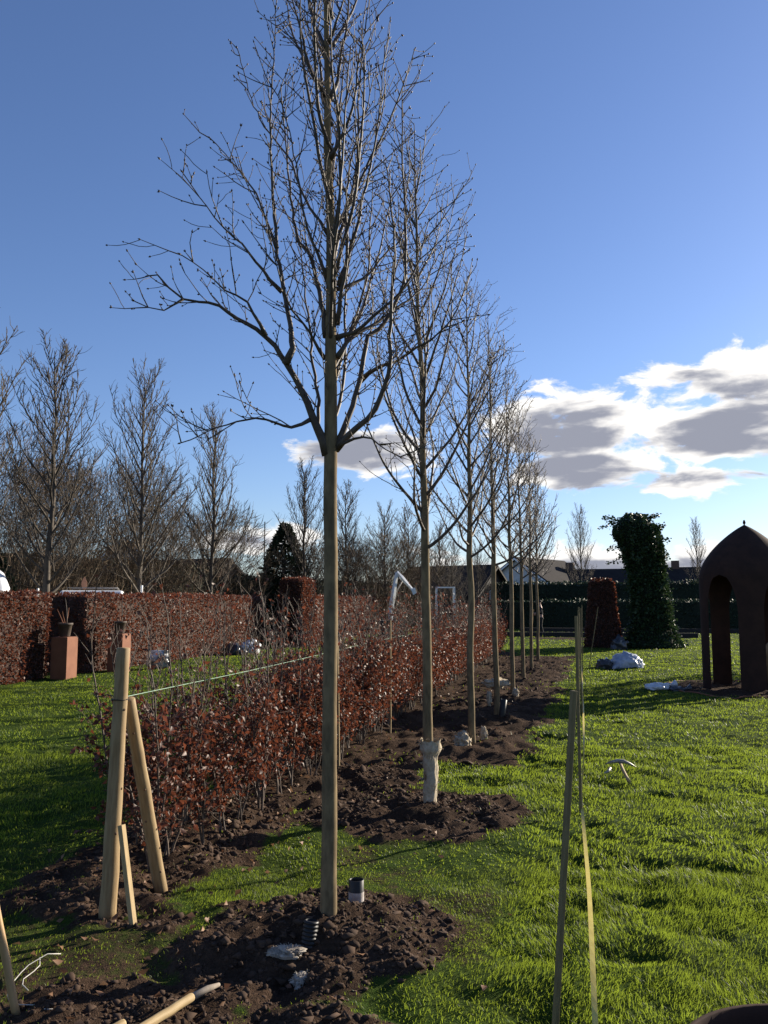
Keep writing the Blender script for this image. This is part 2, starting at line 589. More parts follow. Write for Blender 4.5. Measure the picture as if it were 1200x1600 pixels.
def make_ground():
    xs = axis_points([(-3.6, 0.2, 0.029, 0.029), (0.2, 4.5, 0.05, 0.07)])
    xs = np.concatenate([np.array(geo(-3.6, -900, 0.08, 1.13))[::-1], xs, np.array(geo(4.5, 900, 0.1, 1.13))])
    ys = axis_points([(2.4, 10.0, 0.028, 0.036), (10.0, 26.0, 0.05, 0.12)])
    ys = np.concatenate([np.array(geo(2.4, -200, 0.1, 1.25))[::-1], ys, np.array(geo(26.0, 1800, 0.15, 1.12))])
    X, Y = np.meshgrid(xs, ys)
    Z = ground_z(X, Y)
    S = np.maximum(soil_mask(X, Y), np.maximum(worn_turf(X, Y) * np.clip((0.56 - fbm(X * 1.3, Y * 1.3, 77)) * 3, 0.12, 0.42), bare_corner(X, Y) * 0.5))
    V = np.stack([X.ravel(), Y.ravel(), Z.ravel()], 1)
    nx, ny = len(xs), len(ys)
    idx = np.arange(nx * ny).reshape(ny, nx)
    F = np.stack([idx[:-1, :-1].ravel(), idx[:-1, 1:].ravel(), idx[1:, 1:].ravel(), idx[1:, :-1].ravel()], 1)
    me = np_mesh('ground', V, F, S.ravel(), True, 'soil')
    m = bpy.data.materials.new('turf_and_soil')
    m.use_nodes = True
    t = NT(m.node_tree)
    t.n.clear()
    p = t.node('ShaderNodeBsdfPrincipled')
    out = t.node('ShaderNodeOutputMaterial')
    tc = t.node('ShaderNodeTexCoord')
    vec = tc.outputs['Object']
    g1 = t.smooth(t.noise(vec, 1.3, 5), 0.3, 0.7)
    g2 = t.smooth(t.noise(vec, 60, 4), 0.3, 0.7)
    green = t.mix(g1, (0.038, 0.072, 0.011, 1), (0.058, 0.085, 0.015, 1))
    green = t.mix(t.math('MULTIPLY', g2, 0.6), green, (0.032, 0.04, 0.011, 1))
    s1 = t.smooth(t.noise(vec, 2.2, 5), 0.3, 0.7)
    s2 = t.smooth(t.noise(vec, 35, 5), 0.3, 0.75)
    brown = t.mix(s1, (0.046, 0.029, 0.02, 1), (0.085, 0.054, 0.036, 1))
    brown = t.mix(t.math('MULTIPLY', s2, 0.7), brown, (0.025, 0.017, 0.012, 1))
    at = t.node('ShaderNodeAttribute', attribute_name='soil')
    edge = t.math('ADD', at.outputs['Fac'], t.math('MULTIPLY', t.math('SUBTRACT', t.noise(vec, 18, 4), 0.5), 0.7))
    fac = t.smooth(edge, 0.2, 0.6)
    t.put(p.inputs['Base Color'], t.mix(fac, green, brown))
    p.inputs['Roughness'].default_value = 0.95
    p.inputs['Specular IOR Level'].default_value = 0.03
    bn = t.node('ShaderNodeBump')
    bn.inputs['Strength'].default_value = 0.9
    bn.inputs['Distance'].default_value = 0.03
    hh = t.math('ADD', t.noise(vec, 30, 6, 0.65), t.math('MULTIPLY', t.noise(vec, 140, 3), 0.4))
    t.l.new(hh, bn.inputs['Height'])
    t.l.new(bn.outputs[0], p.inputs['Normal'])
    t.l.new(p.outputs[0], out.inputs[0])
    o = link('ground', me, m)
    tag(o, 'green lawn with bare brown soil along the planted row', 'ground', kind='structure')


make_ground()

FWD = np.array([-math.sin(YAW), math.cos(YAW)])
RGT = np.array([math.cos(YAW), math.sin(YAW)])


def make_grass():
    V, F, T = [], [], []
    base = 0
    for d0, d1, per, h0, w, segs in ((2.5, 5.5, 7600, 0.035, 0.0034, 2), (5.5, 10, 2300, 0.035, 0.0065, 2), (10, 18, 620, 0.036, 0.014, 1),
                                     (18, 32, 210, 0.036, 0.026, 1), (32, 62, 45, 0.035, 0.06, 1)):
        hw = math.tan(R(36))
        area = hw * (d1 ** 2 - d0 ** 2)
        n = int(area * per)
        d = np.sqrt(rng.uniform(d0 ** 2, d1 ** 2, n))
        a = rng.uniform(-hw, hw, n) * d
        x = FWD[0] * d + RGT[0] * a
        y = FWD[1] * d + RGT[1] * a
        keep = x > -11.5 if d1 > 18 else np.ones(n, bool)
        s = soil_mask(x, y)
        patch = fbm(x * 1.1, y * 1.1, 77)
        worn = worn_turf(x, y)      # trodden turf round the planting
        prob = (1 - s) ** 1.5 * (1 - 0.45 * worn * (patch < 0.5)) * (1 - 0.55 * np.clip(bare_corner(x, y) * 1.3, 0, 1) * (patch < 0.56)) + 0.035 * s * (patch > 0.56)
        keep &= rng.uniform(0, 1, n) < prob
        x, y, s, patch, worn = x[keep], y[keep], s[keep], patch[keep], worn[keep]
        n = len(x)
        z = ground_z(x, y) - 0.004
        tuft = fbm(x * 3.2, y * 3.2, 41, 3)
        h = 0.88 * h0 * rng.uniform(0.55, 1.25, n) * (0.45 + 1.25 * tuft) * (1 - 0.45 * worn)
        ang = rng.uniform(0, 2 * math.pi, n)
        # clumps of blades lie over the same way
        lean_a = fbm(x * 1.6, y * 1.6, 55, 2) * 12 + rng.normal(0, 0.9, n)
        lean = h * rng.uniform(0.2, 1.1, n)
        wx, wy = np.cos(ang) * w * 0.5, np.sin(ang) * w * 0.5
        lx, ly = np.cos(lean_a) * lean, np.sin(lean_a) * lean
        tint = np.clip(rng.normal(0.35, 0.25, n) + (patch - 0.5) * 1.2 + 0.3 * worn, 0, 1)
        P = lambda k, kz, kw: np.stack([x + lx * k + wx * kw, y + ly * k + wy * kw, z + h * kz], 1)
        if segs == 2:
            vv = np.stack([P(0, 0, -1), P(0, 0, 1), P(0.35, 0.62, 0.8), P(0.35, 0.62, -0.8), P(1, 1, 0)], 1).reshape(-1, 3)
            b = base + np.arange(n) * 5
            ff = np.concatenate([np.stack([b, b + 1, b + 2], 1), np.stack([b, b + 2, b + 3], 1), np.stack([b + 3, b + 2, b + 4], 1)])
            T.append(np.repeat(tint, 5))
            base += n * 5
        else:
            vv = np.stack([P(0, 0, -1), P(0, 0, 1), P(1, 1, 0)], 1).reshape(-1, 3)
            b = base + np.arange(n) * 3
            ff = np.stack([b, b + 1, b + 2], 1)
            T.append(np.repeat(tint, 3))
            base += n * 3
        V.append(vv)
        F.append(ff)
    me = np_mesh('lawn_grass', np.concatenate(V), np.concatenate(F), np.concatenate(T))
    o = link('lawn_grass', me, GRASS)
    tag(o, 'short backlit green grass blades of the lawn', 'grass', kind='stuff')


make_grass()


def make_clods():
    bm = bmesh.new()
    bmesh.ops.create_icosphere(bm, subdivisions=1, radius=1.0)
    bv = np.array([v.co[:] for v in bm.verts])
    bf = np.array([[v.index for v in f.verts] for f in bm.faces])
    bm.free()
    n = 95000
    d = np.sqrt(rng.uniform(2.6 ** 2, 26 ** 2, n))
    d = np.where(rng.uniform(0, 1, n) < 0.72, rng.uniform(2.7, 9.0, n), d)
    a = rng.uniform(-0.72, 0.72, n) * d
    x = FWD[0] * d + RGT[0] * a
    y = FWD[1] * d + RGT[1] * a
    s = soil_mask(x, y)
    mound = np.exp(-(np.hypot(x + 1.25, y - 4.2) / 0.6) ** 2)
    keep = (rng.uniform(0, 1, n) < s ** 2 * (0.35 + 0.65 * np.clip(mound * 2 + (fbm(x * 2, y * 2, 91) > 0.5), 0, 1))) & (x < 1)
    x, y, d, mound = x[keep], y[keep], d[keep], mound[keep]
    n = len(x)
    size = 0.0075 * np.exp(rng.normal(0, 0.55, n))
    size = np.clip(size * (1 + 0.2 * mound), 0.004, 0.026) * np.where(d > 5.6, 1.35, 1.0) * np.where(d > 10, 1.5, 1.0)
    z = ground_z(x, y) - size * 0.12
    V = bv[None] * rng.uniform(0.35, 1.65, (n, len(bv), 1)) * size[:, None, None] * rng.uniform(0.65, 1.2, (n, 1, 3))
    c, s_ = np.cos(rng.uniform(0, 6.28, n)), np.sin(rng.uniform(0, 6.28, n))
    X = V[..., 0] * c[:, None] - V[..., 1] * s_[:, None] + x[:, None]
    Y = V[..., 0] * s_[:, None] + V[..., 1] * c[:, None] + y[:, None]
    V = np.stack([X, Y, V[..., 2] * 0.8 + z[:, None]], -1).reshape(-1, 3)
    F = (bf[None] + (np.arange(n) * len(bv))[:, None, None]).reshape(-1, 3)
    o = link('soil_clods', np_mesh('soil_clods', V, F), SOILM)
    tag(o, 'loose crumbly brown soil clods round the planted trees', 'soil', kind='stuff')


make_clods()


# leaves as small folded faces ------------------------------------------------
def leaf_arrays(pos, dirs, size, width, fold, curl=0.0):
    """pos, dirs (N,3); each leaf 5 points, 4 triangles: base, side, tip, side round a midrib point"""
    n = len(pos)
    dirs = dirs / (np.linalg.norm(dirs, axis=1, keepdims=True) + 1e-9)
    rv = rng.normal(size=(n, 3))
    side = np.cross(dirs, rv)
    side /= np.linalg.norm(side, axis=1, keepdims=True) + 1e-9
    nor = np.cross(side, dirs)
    s = np.asarray(size)[:, None] if np.ndim(size) else size
    w = s * width
    f = s * fold
    c = s * curl
    mid = pos + dirs * s * 0.45
    V = np.stack([pos, mid + side * w + nor * f, pos + dirs * s - nor * c, mid - side * w + nor * f, mid], 1).reshape(-1, 3)
    b = np.arange(n) * 5
    F = np.concatenate([np.stack([b, b + 1, b + 4], 1), np.stack([b + 1, b + 2, b + 4], 1), np.stack([b + 2, b + 3, b + 4], 1), np.stack([b + 3, b, b + 4], 1)])
    return V, F


def leaf_mesh(name, pos, dirs, size, width=0.32, fold=0.12, curl=0.1):
    V, F = leaf_arrays(pos, dirs, size, width, fold, curl)
    tint = np.repeat(np.clip(rng.normal(0.5, 0.38, len(pos)), 0, 1), 5)
    return np_mesh(name, V, F, tint)


def make_fallen():
    n = 900
    x = rng.uniform(-3.6, -0.4, n)
    y = 3.0 + rng.uniform(0, 1, n) ** 1.6 * 14
    keep = rng.uniform(0, 1, n) < np.exp(-((x + 2.6) / 0.9) ** 2) + 0.12
    x, y = x[keep], y[keep]
    n = len(x)
    pos = np.stack([x, y, ground_z(x, y) + 0.012], 1)
    dirs = np.stack([rng.normal(size=n), rng.normal(size=n), rng.uniform(-0.1, 0.5, n)], 1)
    o = link('fallen_leaves', leaf_mesh('fallen_leaves', pos, dirs, rng.uniform(0.03, 0.06, n), 0.3, 0.15, 0.2), FALLEN)
    tag(o, 'dry fallen beech leaves littering the soil under the hedge', 'leaves', kind='stuff')


make_fallen()

# ------------------------------------------------------------------ the planted row of bare trees
TRUNK1 = [(0.002,0.0,-0.001),(0.001,0.0,0.518),(0.003,0.001,1.166),(-0.001,-0.0,1.836),(-0.005,-0.001,2.387),(-0.004,-0.001,2.74),(-0.009,-0.002,3.026),(-0.012,-0.003,3.425),(-0.018,-0.004,3.795),(-0.031,-0.007,4.172),(-0.037,-0.009,4.555),(-0.047,-0.011,4.905),(-0.053,-0.012,5.222),(-0.064,-0.015,5.745),(-0.072,-0.017,6.365)]
LIMBS1 = [
    (0.0248,[(-0.018,-0.004,2.37),(-0.064,-0.035,2.506),(-0.116,-0.067,2.643),(-0.179,-0.101,2.779),(-0.22,-0.131,2.851),(-0.268,-0.162,2.944),(-0.362,-0.204,3.033),(-0.455,-0.246,3.083),(-0.548,-0.288,3.147),(-0.639,-0.329,3.162),(-0.712,-0.366,3.169),(-0.78,-0.402,3.221),(-0.834,-0.434,3.284),(-0.86,-0.46,3.273)]),
    (0.0155,[(-0.212,-0.153,2.845),(-0.187,-0.124,2.932),(-0.207,-0.105,3.081),(-0.243,-0.09,3.232),(-0.277,-0.075,3.385),(-0.308,-0.059,3.541),(-0.333,-0.041,3.737),(-0.359,-0.024,4.013),(-0.377,-0.005,4.217),(-0.382,0.017,4.504),(-0.38,0.041,4.796),(-0.384,0.063,5.074)]),
    (0.0093,[(-0.254,-0.112,3.261),(-0.308,-0.167,3.318),(-0.395,-0.23,3.445),(-0.463,-0.289,3.517),(-0.547,-0.352,3.605),(-0.613,-0.41,3.709),(-0.679,-0.469,3.811)]),
    (0.0093,[(-0.303,-0.072,3.536),(-0.368,-0.046,3.683),(-0.45,-0.024,3.89),(-0.583,-0.014,4.075),(-0.684,0.003,4.202),(-0.765,0.025,4.295)]),
    (0.0093,[(-0.298,-0.225,2.981),(-0.376,-0.307,3.141),(-0.465,-0.392,3.188),(-0.542,-0.475,3.267),(-0.626,-0.559,3.32)]),
    (0.0062,[(-0.694,-0.401,3.153),(-0.779,-0.444,3.093),(-0.848,-0.485,3.092),(-0.901,-0.521,3.115)]),
    (0.0093,[(-0.101,-0.055,2.557),(-0.179,-0.142,2.499),(-0.237,-0.225,2.514),(-0.31,-0.311,2.518),(-0.378,-0.396,2.488),(-0.443,-0.481,2.443),(-0.505,-0.564,2.383),(-0.557,-0.646,2.338)]),
    (0.0124,[(-0.032,-0.008,2.405),(-0.082,0.021,2.535),(-0.095,0.057,2.686),(-0.126,0.09,2.84),(-0.164,0.121,2.979),(-0.17,0.16,3.084),(-0.209,0.19,3.247),(-0.238,0.224,3.415),(-0.275,0.255,3.664),(-0.306,0.287,3.96)]),
    (0.0093,[(-0.036,-0.008,2.9),(-0.08,-0.079,2.99),(-0.112,-0.146,3.061),(-0.159,-0.218,3.112),(-0.173,-0.281,3.179),(-0.196,-0.346,3.312),(-0.216,-0.411,3.459)]),
    (0.0155,[(-0.03,-0.007,3.026),(-0.068,0.015,3.217),(-0.106,0.037,3.374),(-0.141,0.059,3.498),(-0.172,0.083,3.566),(-0.229,0.1,3.628),(-0.265,0.122,3.745),(-0.299,0.145,3.894),(-0.33,0.169,4.106),(-0.358,0.193,4.362),(-0.394,0.215,4.583)]),
    (0.0093,[(-0.025,-0.006,3.352),(-0.073,-0.047,3.487),(-0.12,-0.087,3.622),(-0.146,-0.123,3.792),(-0.166,-0.157,3.961),(-0.192,-0.192,4.129),(-0.225,-0.229,4.26),(-0.267,-0.269,4.353)]),
    (0.0093,[(-0.024,-0.006,3.61),(-0.111,0.018,3.74),(-0.204,0.04,3.912),(-0.274,0.067,4.107),(-0.381,0.086,4.267),(-0.491,0.104,4.431),(-0.585,0.126,4.679),(-0.663,0.151,4.934)]),
    (0.0124,[(-0.04,-0.009,4.432),(-0.074,-0.069,4.465),(-0.115,-0.13,4.566),(-0.121,-0.183,4.665),(-0.136,-0.238,4.761),(-0.165,-0.296,4.892),(-0.173,-0.349,5.021)]),
    (0.0124,[(-0.046,-0.011,4.718),(-0.101,0.017,4.835),(-0.151,0.046,4.983),(-0.199,0.076,5.174),(-0.251,0.105,5.431),(-0.29,0.137,5.673)]),
    (0.0186,[(0.018,0.004,2.394),(0.069,0.038,2.531),(0.114,0.071,2.696),(0.142,0.1,2.863),(0.16,0.126,2.996),(0.165,0.149,3.065),(0.213,0.182,3.105),(0.264,0.217,3.19),(0.302,0.248,3.283),(0.341,0.279,3.405),(0.351,0.303,3.586),(0.347,0.324,3.789),(0.329,0.342,4.115),(0.318,0.361,4.408),(0.322,0.384,4.706)]),
    (0.0186,[(0.025,0.006,2.405),(0.099,-0.002,2.481),(0.205,-0.003,2.553),(0.278,-0.011,2.67),(0.324,-0.026,2.786),(0.339,-0.048,2.936),(0.348,-0.072,3.051),(0.361,-0.095,3.217),(0.38,-0.116,3.418),(0.369,-0.144,3.654),(0.351,-0.174,3.854)]),
    (0.0124,[(0.113,0.181,2.819),(0.226,0.13,2.873),(0.346,0.082,2.893),(0.479,0.036,2.943),(0.593,-0.014,2.995),(0.674,-0.072,3.044),(0.737,-0.134,3.139)]),
    (0.0093,[(0.035,0.008,2.412),(0.139,-0.057,2.442),(0.253,-0.12,2.421),(0.344,-0.188,2.347),(0.435,-0.257,2.295)]),
    (0.0124,[(0.029,0.007,2.911),(0.089,0.09,3.045),(0.176,0.179,3.129),(0.267,0.269,3.236),(0.362,0.36,3.335),(0.441,0.447,3.476),(0.524,0.535,3.701)]),
    (0.0124,[(0.021,0.005,3.018),(0.122,-0.005,3.041),(0.232,-0.014,3.112),(0.334,-0.024,3.19),(0.425,-0.037,3.267),(0.498,-0.053,3.396),(0.555,-0.074,3.594)]),
    (0.0093,[(0.027,0.006,3.297),(0.107,0.085,3.355),(0.18,0.162,3.441),(0.237,0.236,3.57),(0.315,0.314,3.69),(0.358,0.384,3.893),(0.385,0.451,4.163)]),
    (0.0124,[(0.024,0.006,3.091),(0.051,-0.026,3.23),(0.085,-0.057,3.324),(0.111,-0.089,3.489),(0.114,-0.127,3.725),(0.146,-0.158,3.941),(0.203,-0.183,4.083),(0.252,-0.21,4.223),(0.28,-0.242,4.398)]),
    (0.0124,[(-0.005,-0.001,3.444),(0.025,0.043,3.625),(0.067,0.089,3.81),(0.096,0.133,4.038),(0.1,0.17,4.251),(0.09,0.205,4.509),(0.098,0.243,4.814),(0.099,0.28,5.086)]),
    (0.0124,[(0.037,0.009,3.316),(0.092,0.005,3.492),(0.154,0.002,3.724),(0.203,-0.003,3.92),(0.251,-0.009,4.153),(0.283,-0.019,4.407),(0.304,-0.031,4.65)]),
    (0.0124,[(-0.02,-0.005,4.051),(0.044,-0.032,4.13),(0.107,-0.06,4.238),(0.152,-0.093,4.362),(0.179,-0.129,4.56),(0.224,-0.161,4.662),(0.295,-0.187,4.718)]),
    (0.0124,[(-0.029,-0.007,4.42),(0.003,0.035,4.518),(0.017,0.073,4.716),(0.036,0.111,4.897),(0.044,0.148,5.082),(0.046,0.182,5.312),(0.051,0.218,5.547)]),
    (0.0093,[(-0.039,-0.009,4.741),(0.012,-0.038,4.799),(0.051,-0.07,4.886),(0.113,-0.096,5.011),(0.183,-0.121,5.076),(0.255,-0.145,5.139)]),
    (0.0093,[(-0.04,-0.01,4.984),(-0.112,0.076,5.179),(-0.174,0.164,5.463),(-0.235,0.253,5.759)]),
    (0.0093,[(-0.049,-0.012,5.182),(-0.003,-0.052,5.3),(0.042,-0.093,5.495)]),
    (0.0093,[(-0.055,-0.013,5.542),(-0.117,0.075,5.836),(-0.165,0.166,6.141)]),
]


def smooth_path(pts, step):
    """Catmull-Rom through the given points"""
    P = [Vector(p) for p in pts]
    P = [P[0] * 2 - P[1]] + P + [P[-1] * 2 - P[-2]]
    out = []
    for i in range(1, len(P) - 2):
        a, b, c, d = P[i - 1:i + 3]
        n = max(1, int((c - b).length / step))
        for k in range(n):
            t = k / n
            out.append(0.5 * ((2 * b) + (c - a) * t + (2 * a - 5 * b + 4 * c - d) * t * t + (3 * b - a - 3 * c + d) * t ** 3))
    out.append(P[-2])
    return out


def wander(rn, p, d, length, nseg, up, jit):
    pts = [p.copy()]
    d = d.normalized()
    st = length / nseg
    for _ in range(nseg):
        d = (d + Vector((rn.gauss(0, jit), rn.gauss(0, jit), rn.gauss(0, jit))) + Vector((0, 0, up))).normalized()
        p = p + d * st
        pts.append(p.copy())
    return pts


def off_dir(rn, tang, spread):
    a = rn.uniform(0, 6.283)
    u = tang.orthogonal().normalized()
    v = tang.cross(u)
    s = (u * math.cos(a) + v * math.sin(a))
    return (tang * math.cos(spread) + s * math.sin(spread)).normalized()


def dress(rn, mb, bmb, pts, gap, tlen, tr, spur_gap, depth2=True, bud=0.014, start=0.12, up=0.09, sides=4):
    """twigs, spurs and buds along a branch given by pts"""
    total = sum((pts[i + 1] - pts[i]).length for i in range(len(pts) - 1))
    run = 0.0
    nxt = total * start
    for i in range(len(pts) - 1):
        seg = pts[i + 1] - pts[i]
        run += seg.length
        while run >= nxt:
            t = nxt / total
            tang = seg.normalized()
            p = pts[i + 1]
            d = off_dir(rn, tang, rn.uniform(0.55, 1.15))
            d.z = d.z * 0.7 + 0.28
            L = tlen * rn.uniform(0.25, 1.0) * (1.05 - 0.55 * t)
            if rn.random() < 0.25:
                L *= 0.3
            ns = max(3, int(L / 0.06))
            tw = wander(rn, p, d, L, ns, up, 0.10)
            mb.tube(tw, [tr * (1 - 0.55 * k / ns) for k in range(ns + 1)], sides, False)
            if bmb is not None:
                bmb.bud(tw[-1], tw[-1] - tw[-2], bud * rn.uniform(0.8, 1.5), bud * 0.3)
            acc = rn.uniform(0, spur_gap)
            for k in range(1, ns + 1):
                acc += L / ns
                if acc > spur_gap:
                    acc = rn.uniform(-0.3, 0.3) * spur_gap
                    tt = tw[k] - tw[k - 1]
                    sd = off_dir(rn, tt.normalized(), rn.uniform(0.5, 1.0))
                    sl = rn.choice((0.015, 0.025, 0.05, 0.09, 0.16)) * min(1.0, L / 0.3 + 0.3)
                    if depth2 and sl > 0.03:
                        sp = wander(rn, tw[k], sd, sl, 2 if sl < 0.1 else 4, 0.12, 0.12)
                        mb.tube(sp, [tr * 0.55] * (len(sp) - 1) + [tr * 0.4], 3, False)
                        e, ed = sp[-1], sp[-1] - sp[-2]
                    else:
                        e, ed = tw[k], sd
                    if bmb is not None:
                        bmb.bud(e, ed, bud * rn.uniform(0.7, 1.3), bud * 0.3)
            nxt += gap * rn.uniform(0.5, 1.5)
    if bmb is not None:
        bmb.bud(pts[-1], pts[-1] - pts[-2], bud * 1.4, bud * 0.34)


def trunk_mesh(pts, rad, rn, n=44):
    mb = MB()
    P = smooth_path(pts, 0.07)
    zs = [p.z for p in P]
    R_ = []
    for i, p in enumerate(P):
        r = float(np.interp(p.z, rad[0], rad[1]))
        r *= 1 + 0.05 * mnoise.noise(Vector((p.z * 6, rn.random() * 0.01, 3)))
        R_.append(r)
        if 0.2 < p.z < 5:
            p.x += 0.006 * mnoise.noise(Vector((p.z * 2.3, 0, 1.3)))
            p.y += 0.006 * mnoise.noise(Vector((p.z * 2.3, 4, 1.3)))
    mb.tube(P, R_, n)
    return mb, P


def planted_tree(index, label):
    rn = random.Random(100 + index)
    x, y = TREES[index]
    t = thing('bare_tree', label, 'tree', (x, y, gz(x, y)), group='bare trees planted in a straight row')
    if index == 0:
        mb, P = trunk_mesh([(0.002, 0, -0.12)] + TRUNK1[1:], ([0, 0.15, 1, 2.3, 2.75, 3.4, 4.2, 4.9, 5.7, 6.4], [0.044, 0.041, 0.038, 0.036, 0.034, 0.026, 0.021, 0.015, 0.009, 0.003]), rn)
        mb.build('trunk', BARK, t)
        buds = MB()
        for r0, pts in LIMBS1:
            b = MB()
            path = smooth_path(pts, 0.05)
            n = len(path)
            for k in range(1, n - 1):
                path[k] += Vector((rn.gauss(0, 0.003), rn.gauss(0, 0.003), rn.gauss(0, 0.003)))
            b.tube(path, [max(0.0028, r0 * (1 - 0.86 * (k / (n - 1)) ** 0.8) * (1 + 0.45 * math.exp(-k * 0.9))) for k in range(n)], 10)
            dress(rn, b, buds, path, 0.06, 0.46, 0.0037, 0.06, True, 0.018)
            b.build('branch', TWIG, t)
        # the limbs that reach towards and away from the viewer
        for k in range(20):
            z = 2.5 + k * 0.16
            rot = rn.choice((1, -1)) * 1.57 + 0.25 + rn.gauss(0, 0.5)
            L = 1.6 - 0.045 * k
            d = Vector((math.cos(rot), math.sin(rot), 1.2))
            path = wander(rn, Vector((-0.01, 0, z)), d, L, 22, 0.07, 0.05)
            b = MB()
            b.tube(path, [max(0.0028, 0.012 * (1 - 0.8 * i / 22)) for i in range(23)], 6)
            dress(rn, b, buds, path, 0.07, 0.45, 0.0036, 0.065, True, 0.018)
            b.build('branch', TWIG, t)
        # short spurs straight off the leader
        b = MB()
        dress(rn, b, buds, [p for p in P if p.z > 2.6], 0.04, 0.45, 0.0036, 0.07, True, 0.018, 0.0)
        b.build('leader_twigs', TWIG, t)['kind'] = 'stuff'
        buds.build('buds', BUD, t)['kind'] = 'stuff'
        return t
    near = index <= 2
    hgt = rn.uniform(5.7, 6.0) - 0.03 * index
    clear = rn.uniform(2.05, 2.25)
    lean = (rn.gauss(0, 0.006) - (0.032 if index == 1 else 0.006), rn.gauss(0, 0.008))
    pts = [(0, 0, -0.12)] + [(lean[0] * z + rn.gauss(0, 0.008), lean[1] * z + rn.gauss(0, 0.008), z) for z in np.linspace(0.5, hgt, 10)]
    pts[-1] = (lean[0] * hgt, lean[1] * hgt, hgt)
    mb, P = trunk_mesh(pts, ([0, 0.15, 1, clear, clear + 0.6, hgt * 0.75, hgt], [0.046, 0.042, 0.039, 0.035, 0.028, 0.014, 0.003]), rn, 36 if near else 20)
    mb.build('trunk', BARK, t)
    buds = MB() if index <= 3 else None
    thin = 0.0038 if near else 0.0042 + 0.0006 * (index - 2)
    crown = MB()
    nl = 34 if near else 30
    for k in range(nl):
        u = k / (nl - 1)
        z = clear + (hgt * 0.93 - clear) * u ** 1.15
        ang = k * 2.4 + rn.gauss(0, 0.4)
        L = (1.75 if k > 2 else 1.3) * (1 - 0.72 * u) * rn.uniform(0.75, 1.1)
        d = Vector((math.cos(ang), math.sin(ang), 0.75 + 0.7 * u + rn.uniform(-0.25, 0.3)))
        if k < 3:
            d.z = rn.uniform(0.25, 0.6)
        p0 = min(P, key=lambda q: abs(q.z - z))
        ns = max(8, int(L / 0.07))
        path = wander(rn, p0, d, L, ns, 0.075, 0.055)
        b = MB() if near else crown
        r0 = (0.017 - 0.009 * u)
        b.tube(path, [max(thin * 0.8, r0 * (1 - 0.85 * i / ns)) for i in range(ns + 1)], 6 if near else 4, False)
        dress(rn, b, buds, path, 0.065 if near else 0.08, 0.48, thin, 0.075 if near else 0.10, True, 0.018, 0.1, 0.10, 4 if near else 3)
        if near:
            b.build('branch', TWIG, t)
    up = [p for p in P if p.z > clear + 0.2]
    dress(rn, crown, buds, up, 0.06, 0.4, thin, 0.1, True, 0.014, 0.0)
    o = crown.build('crown' if not near else 'leader_twigs', TWIG, t)
    o['kind'] = 'stuff'
    if buds is not None:
        buds.build('buds', BUD, t)['kind'] = 'stuff'
    return t


ROW_LABELS = ['nearest and tallest bare young tree, its trunk rising from a soil mound with pipes',
              'second bare young tree of the row, trunk foot wrapped in pale hessian',
              'third bare young tree of the row, fleece scraps at its foot',
              'fourth bare young tree of the row, black pipe beside its foot',
              'fifth bare young tree of the row, beside the arched hessian scrap',
              'sixth bare young tree of the row, thin trunk in dark soil',
              'seventh bare young tree of the row, last but one',
              'farthest bare young tree at the end of the planted row']
for i, lb in enumerate(ROW_LABELS):
    planted_tree(i, lb)


# ------------------------------------------------------------------ young beech hedge, plant by plant
def beech_variant(seed, leafy_top, nleader, upper):
    rn = random.Random(seed)
    st = MB()
    pos, dirs, size = [], [], []
    for q in range(nleader):
        hgt = rn.uniform(1.5, 1.98) if q == 0 else rn.uniform(1.1, 1.85)
        p = Vector((rn.gauss(0, 0.02), rn.gauss(0, 0.02), -0.08))
        path = wander(rn, p, Vector((rn.gauss(0, 0.12), rn.gauss(0, 0.12), 1)), hgt + 0.08, 22, 0.10, 0.075)
        st.tube(path, [0.009 * (1 - 0.72 * k / 22) for k in range(23)], 5, False)
        for k in range(3, 23):
            z = path[k].z
            for _ in range(2):
                if z >= leafy_top and rn.random() < 0.3:
                    continue
                L = rn.uniform(0.10, 0.30) * (1.0 if z < leafy_top else 0.75)
                a = rn.uniform(0, 6.283)
                d = Vector((math.cos(a), math.sin(a), rn.uniform(0.3, 1.0) if z < leafy_top else rn.uniform(0.9, 2.0)))
                tw = wander(rn, path[k], d, L, 4, 0.05, 0.12)
                st.tube(tw, [0.0026, 0.0024, 0.002, 0.0017, 0.0012], 3, False)
                leafy = (0.35 if z < 0.22 else 1.0) if z < leafy_top * 0.88 else (0.5 if z < leafy_top else upper)
                for j in range(1, 5):
                    for _2 in range(3):
                        if rn.random() < leafy * 0.8 and z > 0.12:
                            b = tw[j]
                            pos.append((b.x + rn.gauss(0, 0.012), b.y + rn.gauss(0, 0.012), b.z + rn.gauss(0, 0.012)))
                            dirs.append((rn.gauss(0, 1), rn.gauss(0, 1), rn.gauss(-0.55, 0.7)))
                            size.append(rn.uniform(0.03, 0.06))
    sm = st.mesh('beech_stems')
    sm.materials.append(WHIP)
    lm = leaf_mesh('beech_leaves', np.array(pos), np.array(dirs), np.array(size), 0.30, 0.13, 0.22)
    lm.materials.append(BEECH)
    return sm, lm


NEARV = [beech_variant(300 + k, 0.98, 3, 0.05) for k in range(6)]
FARV = [beech_variant(340 + k, 1.02, 4, 0.13) for k in range(5)]


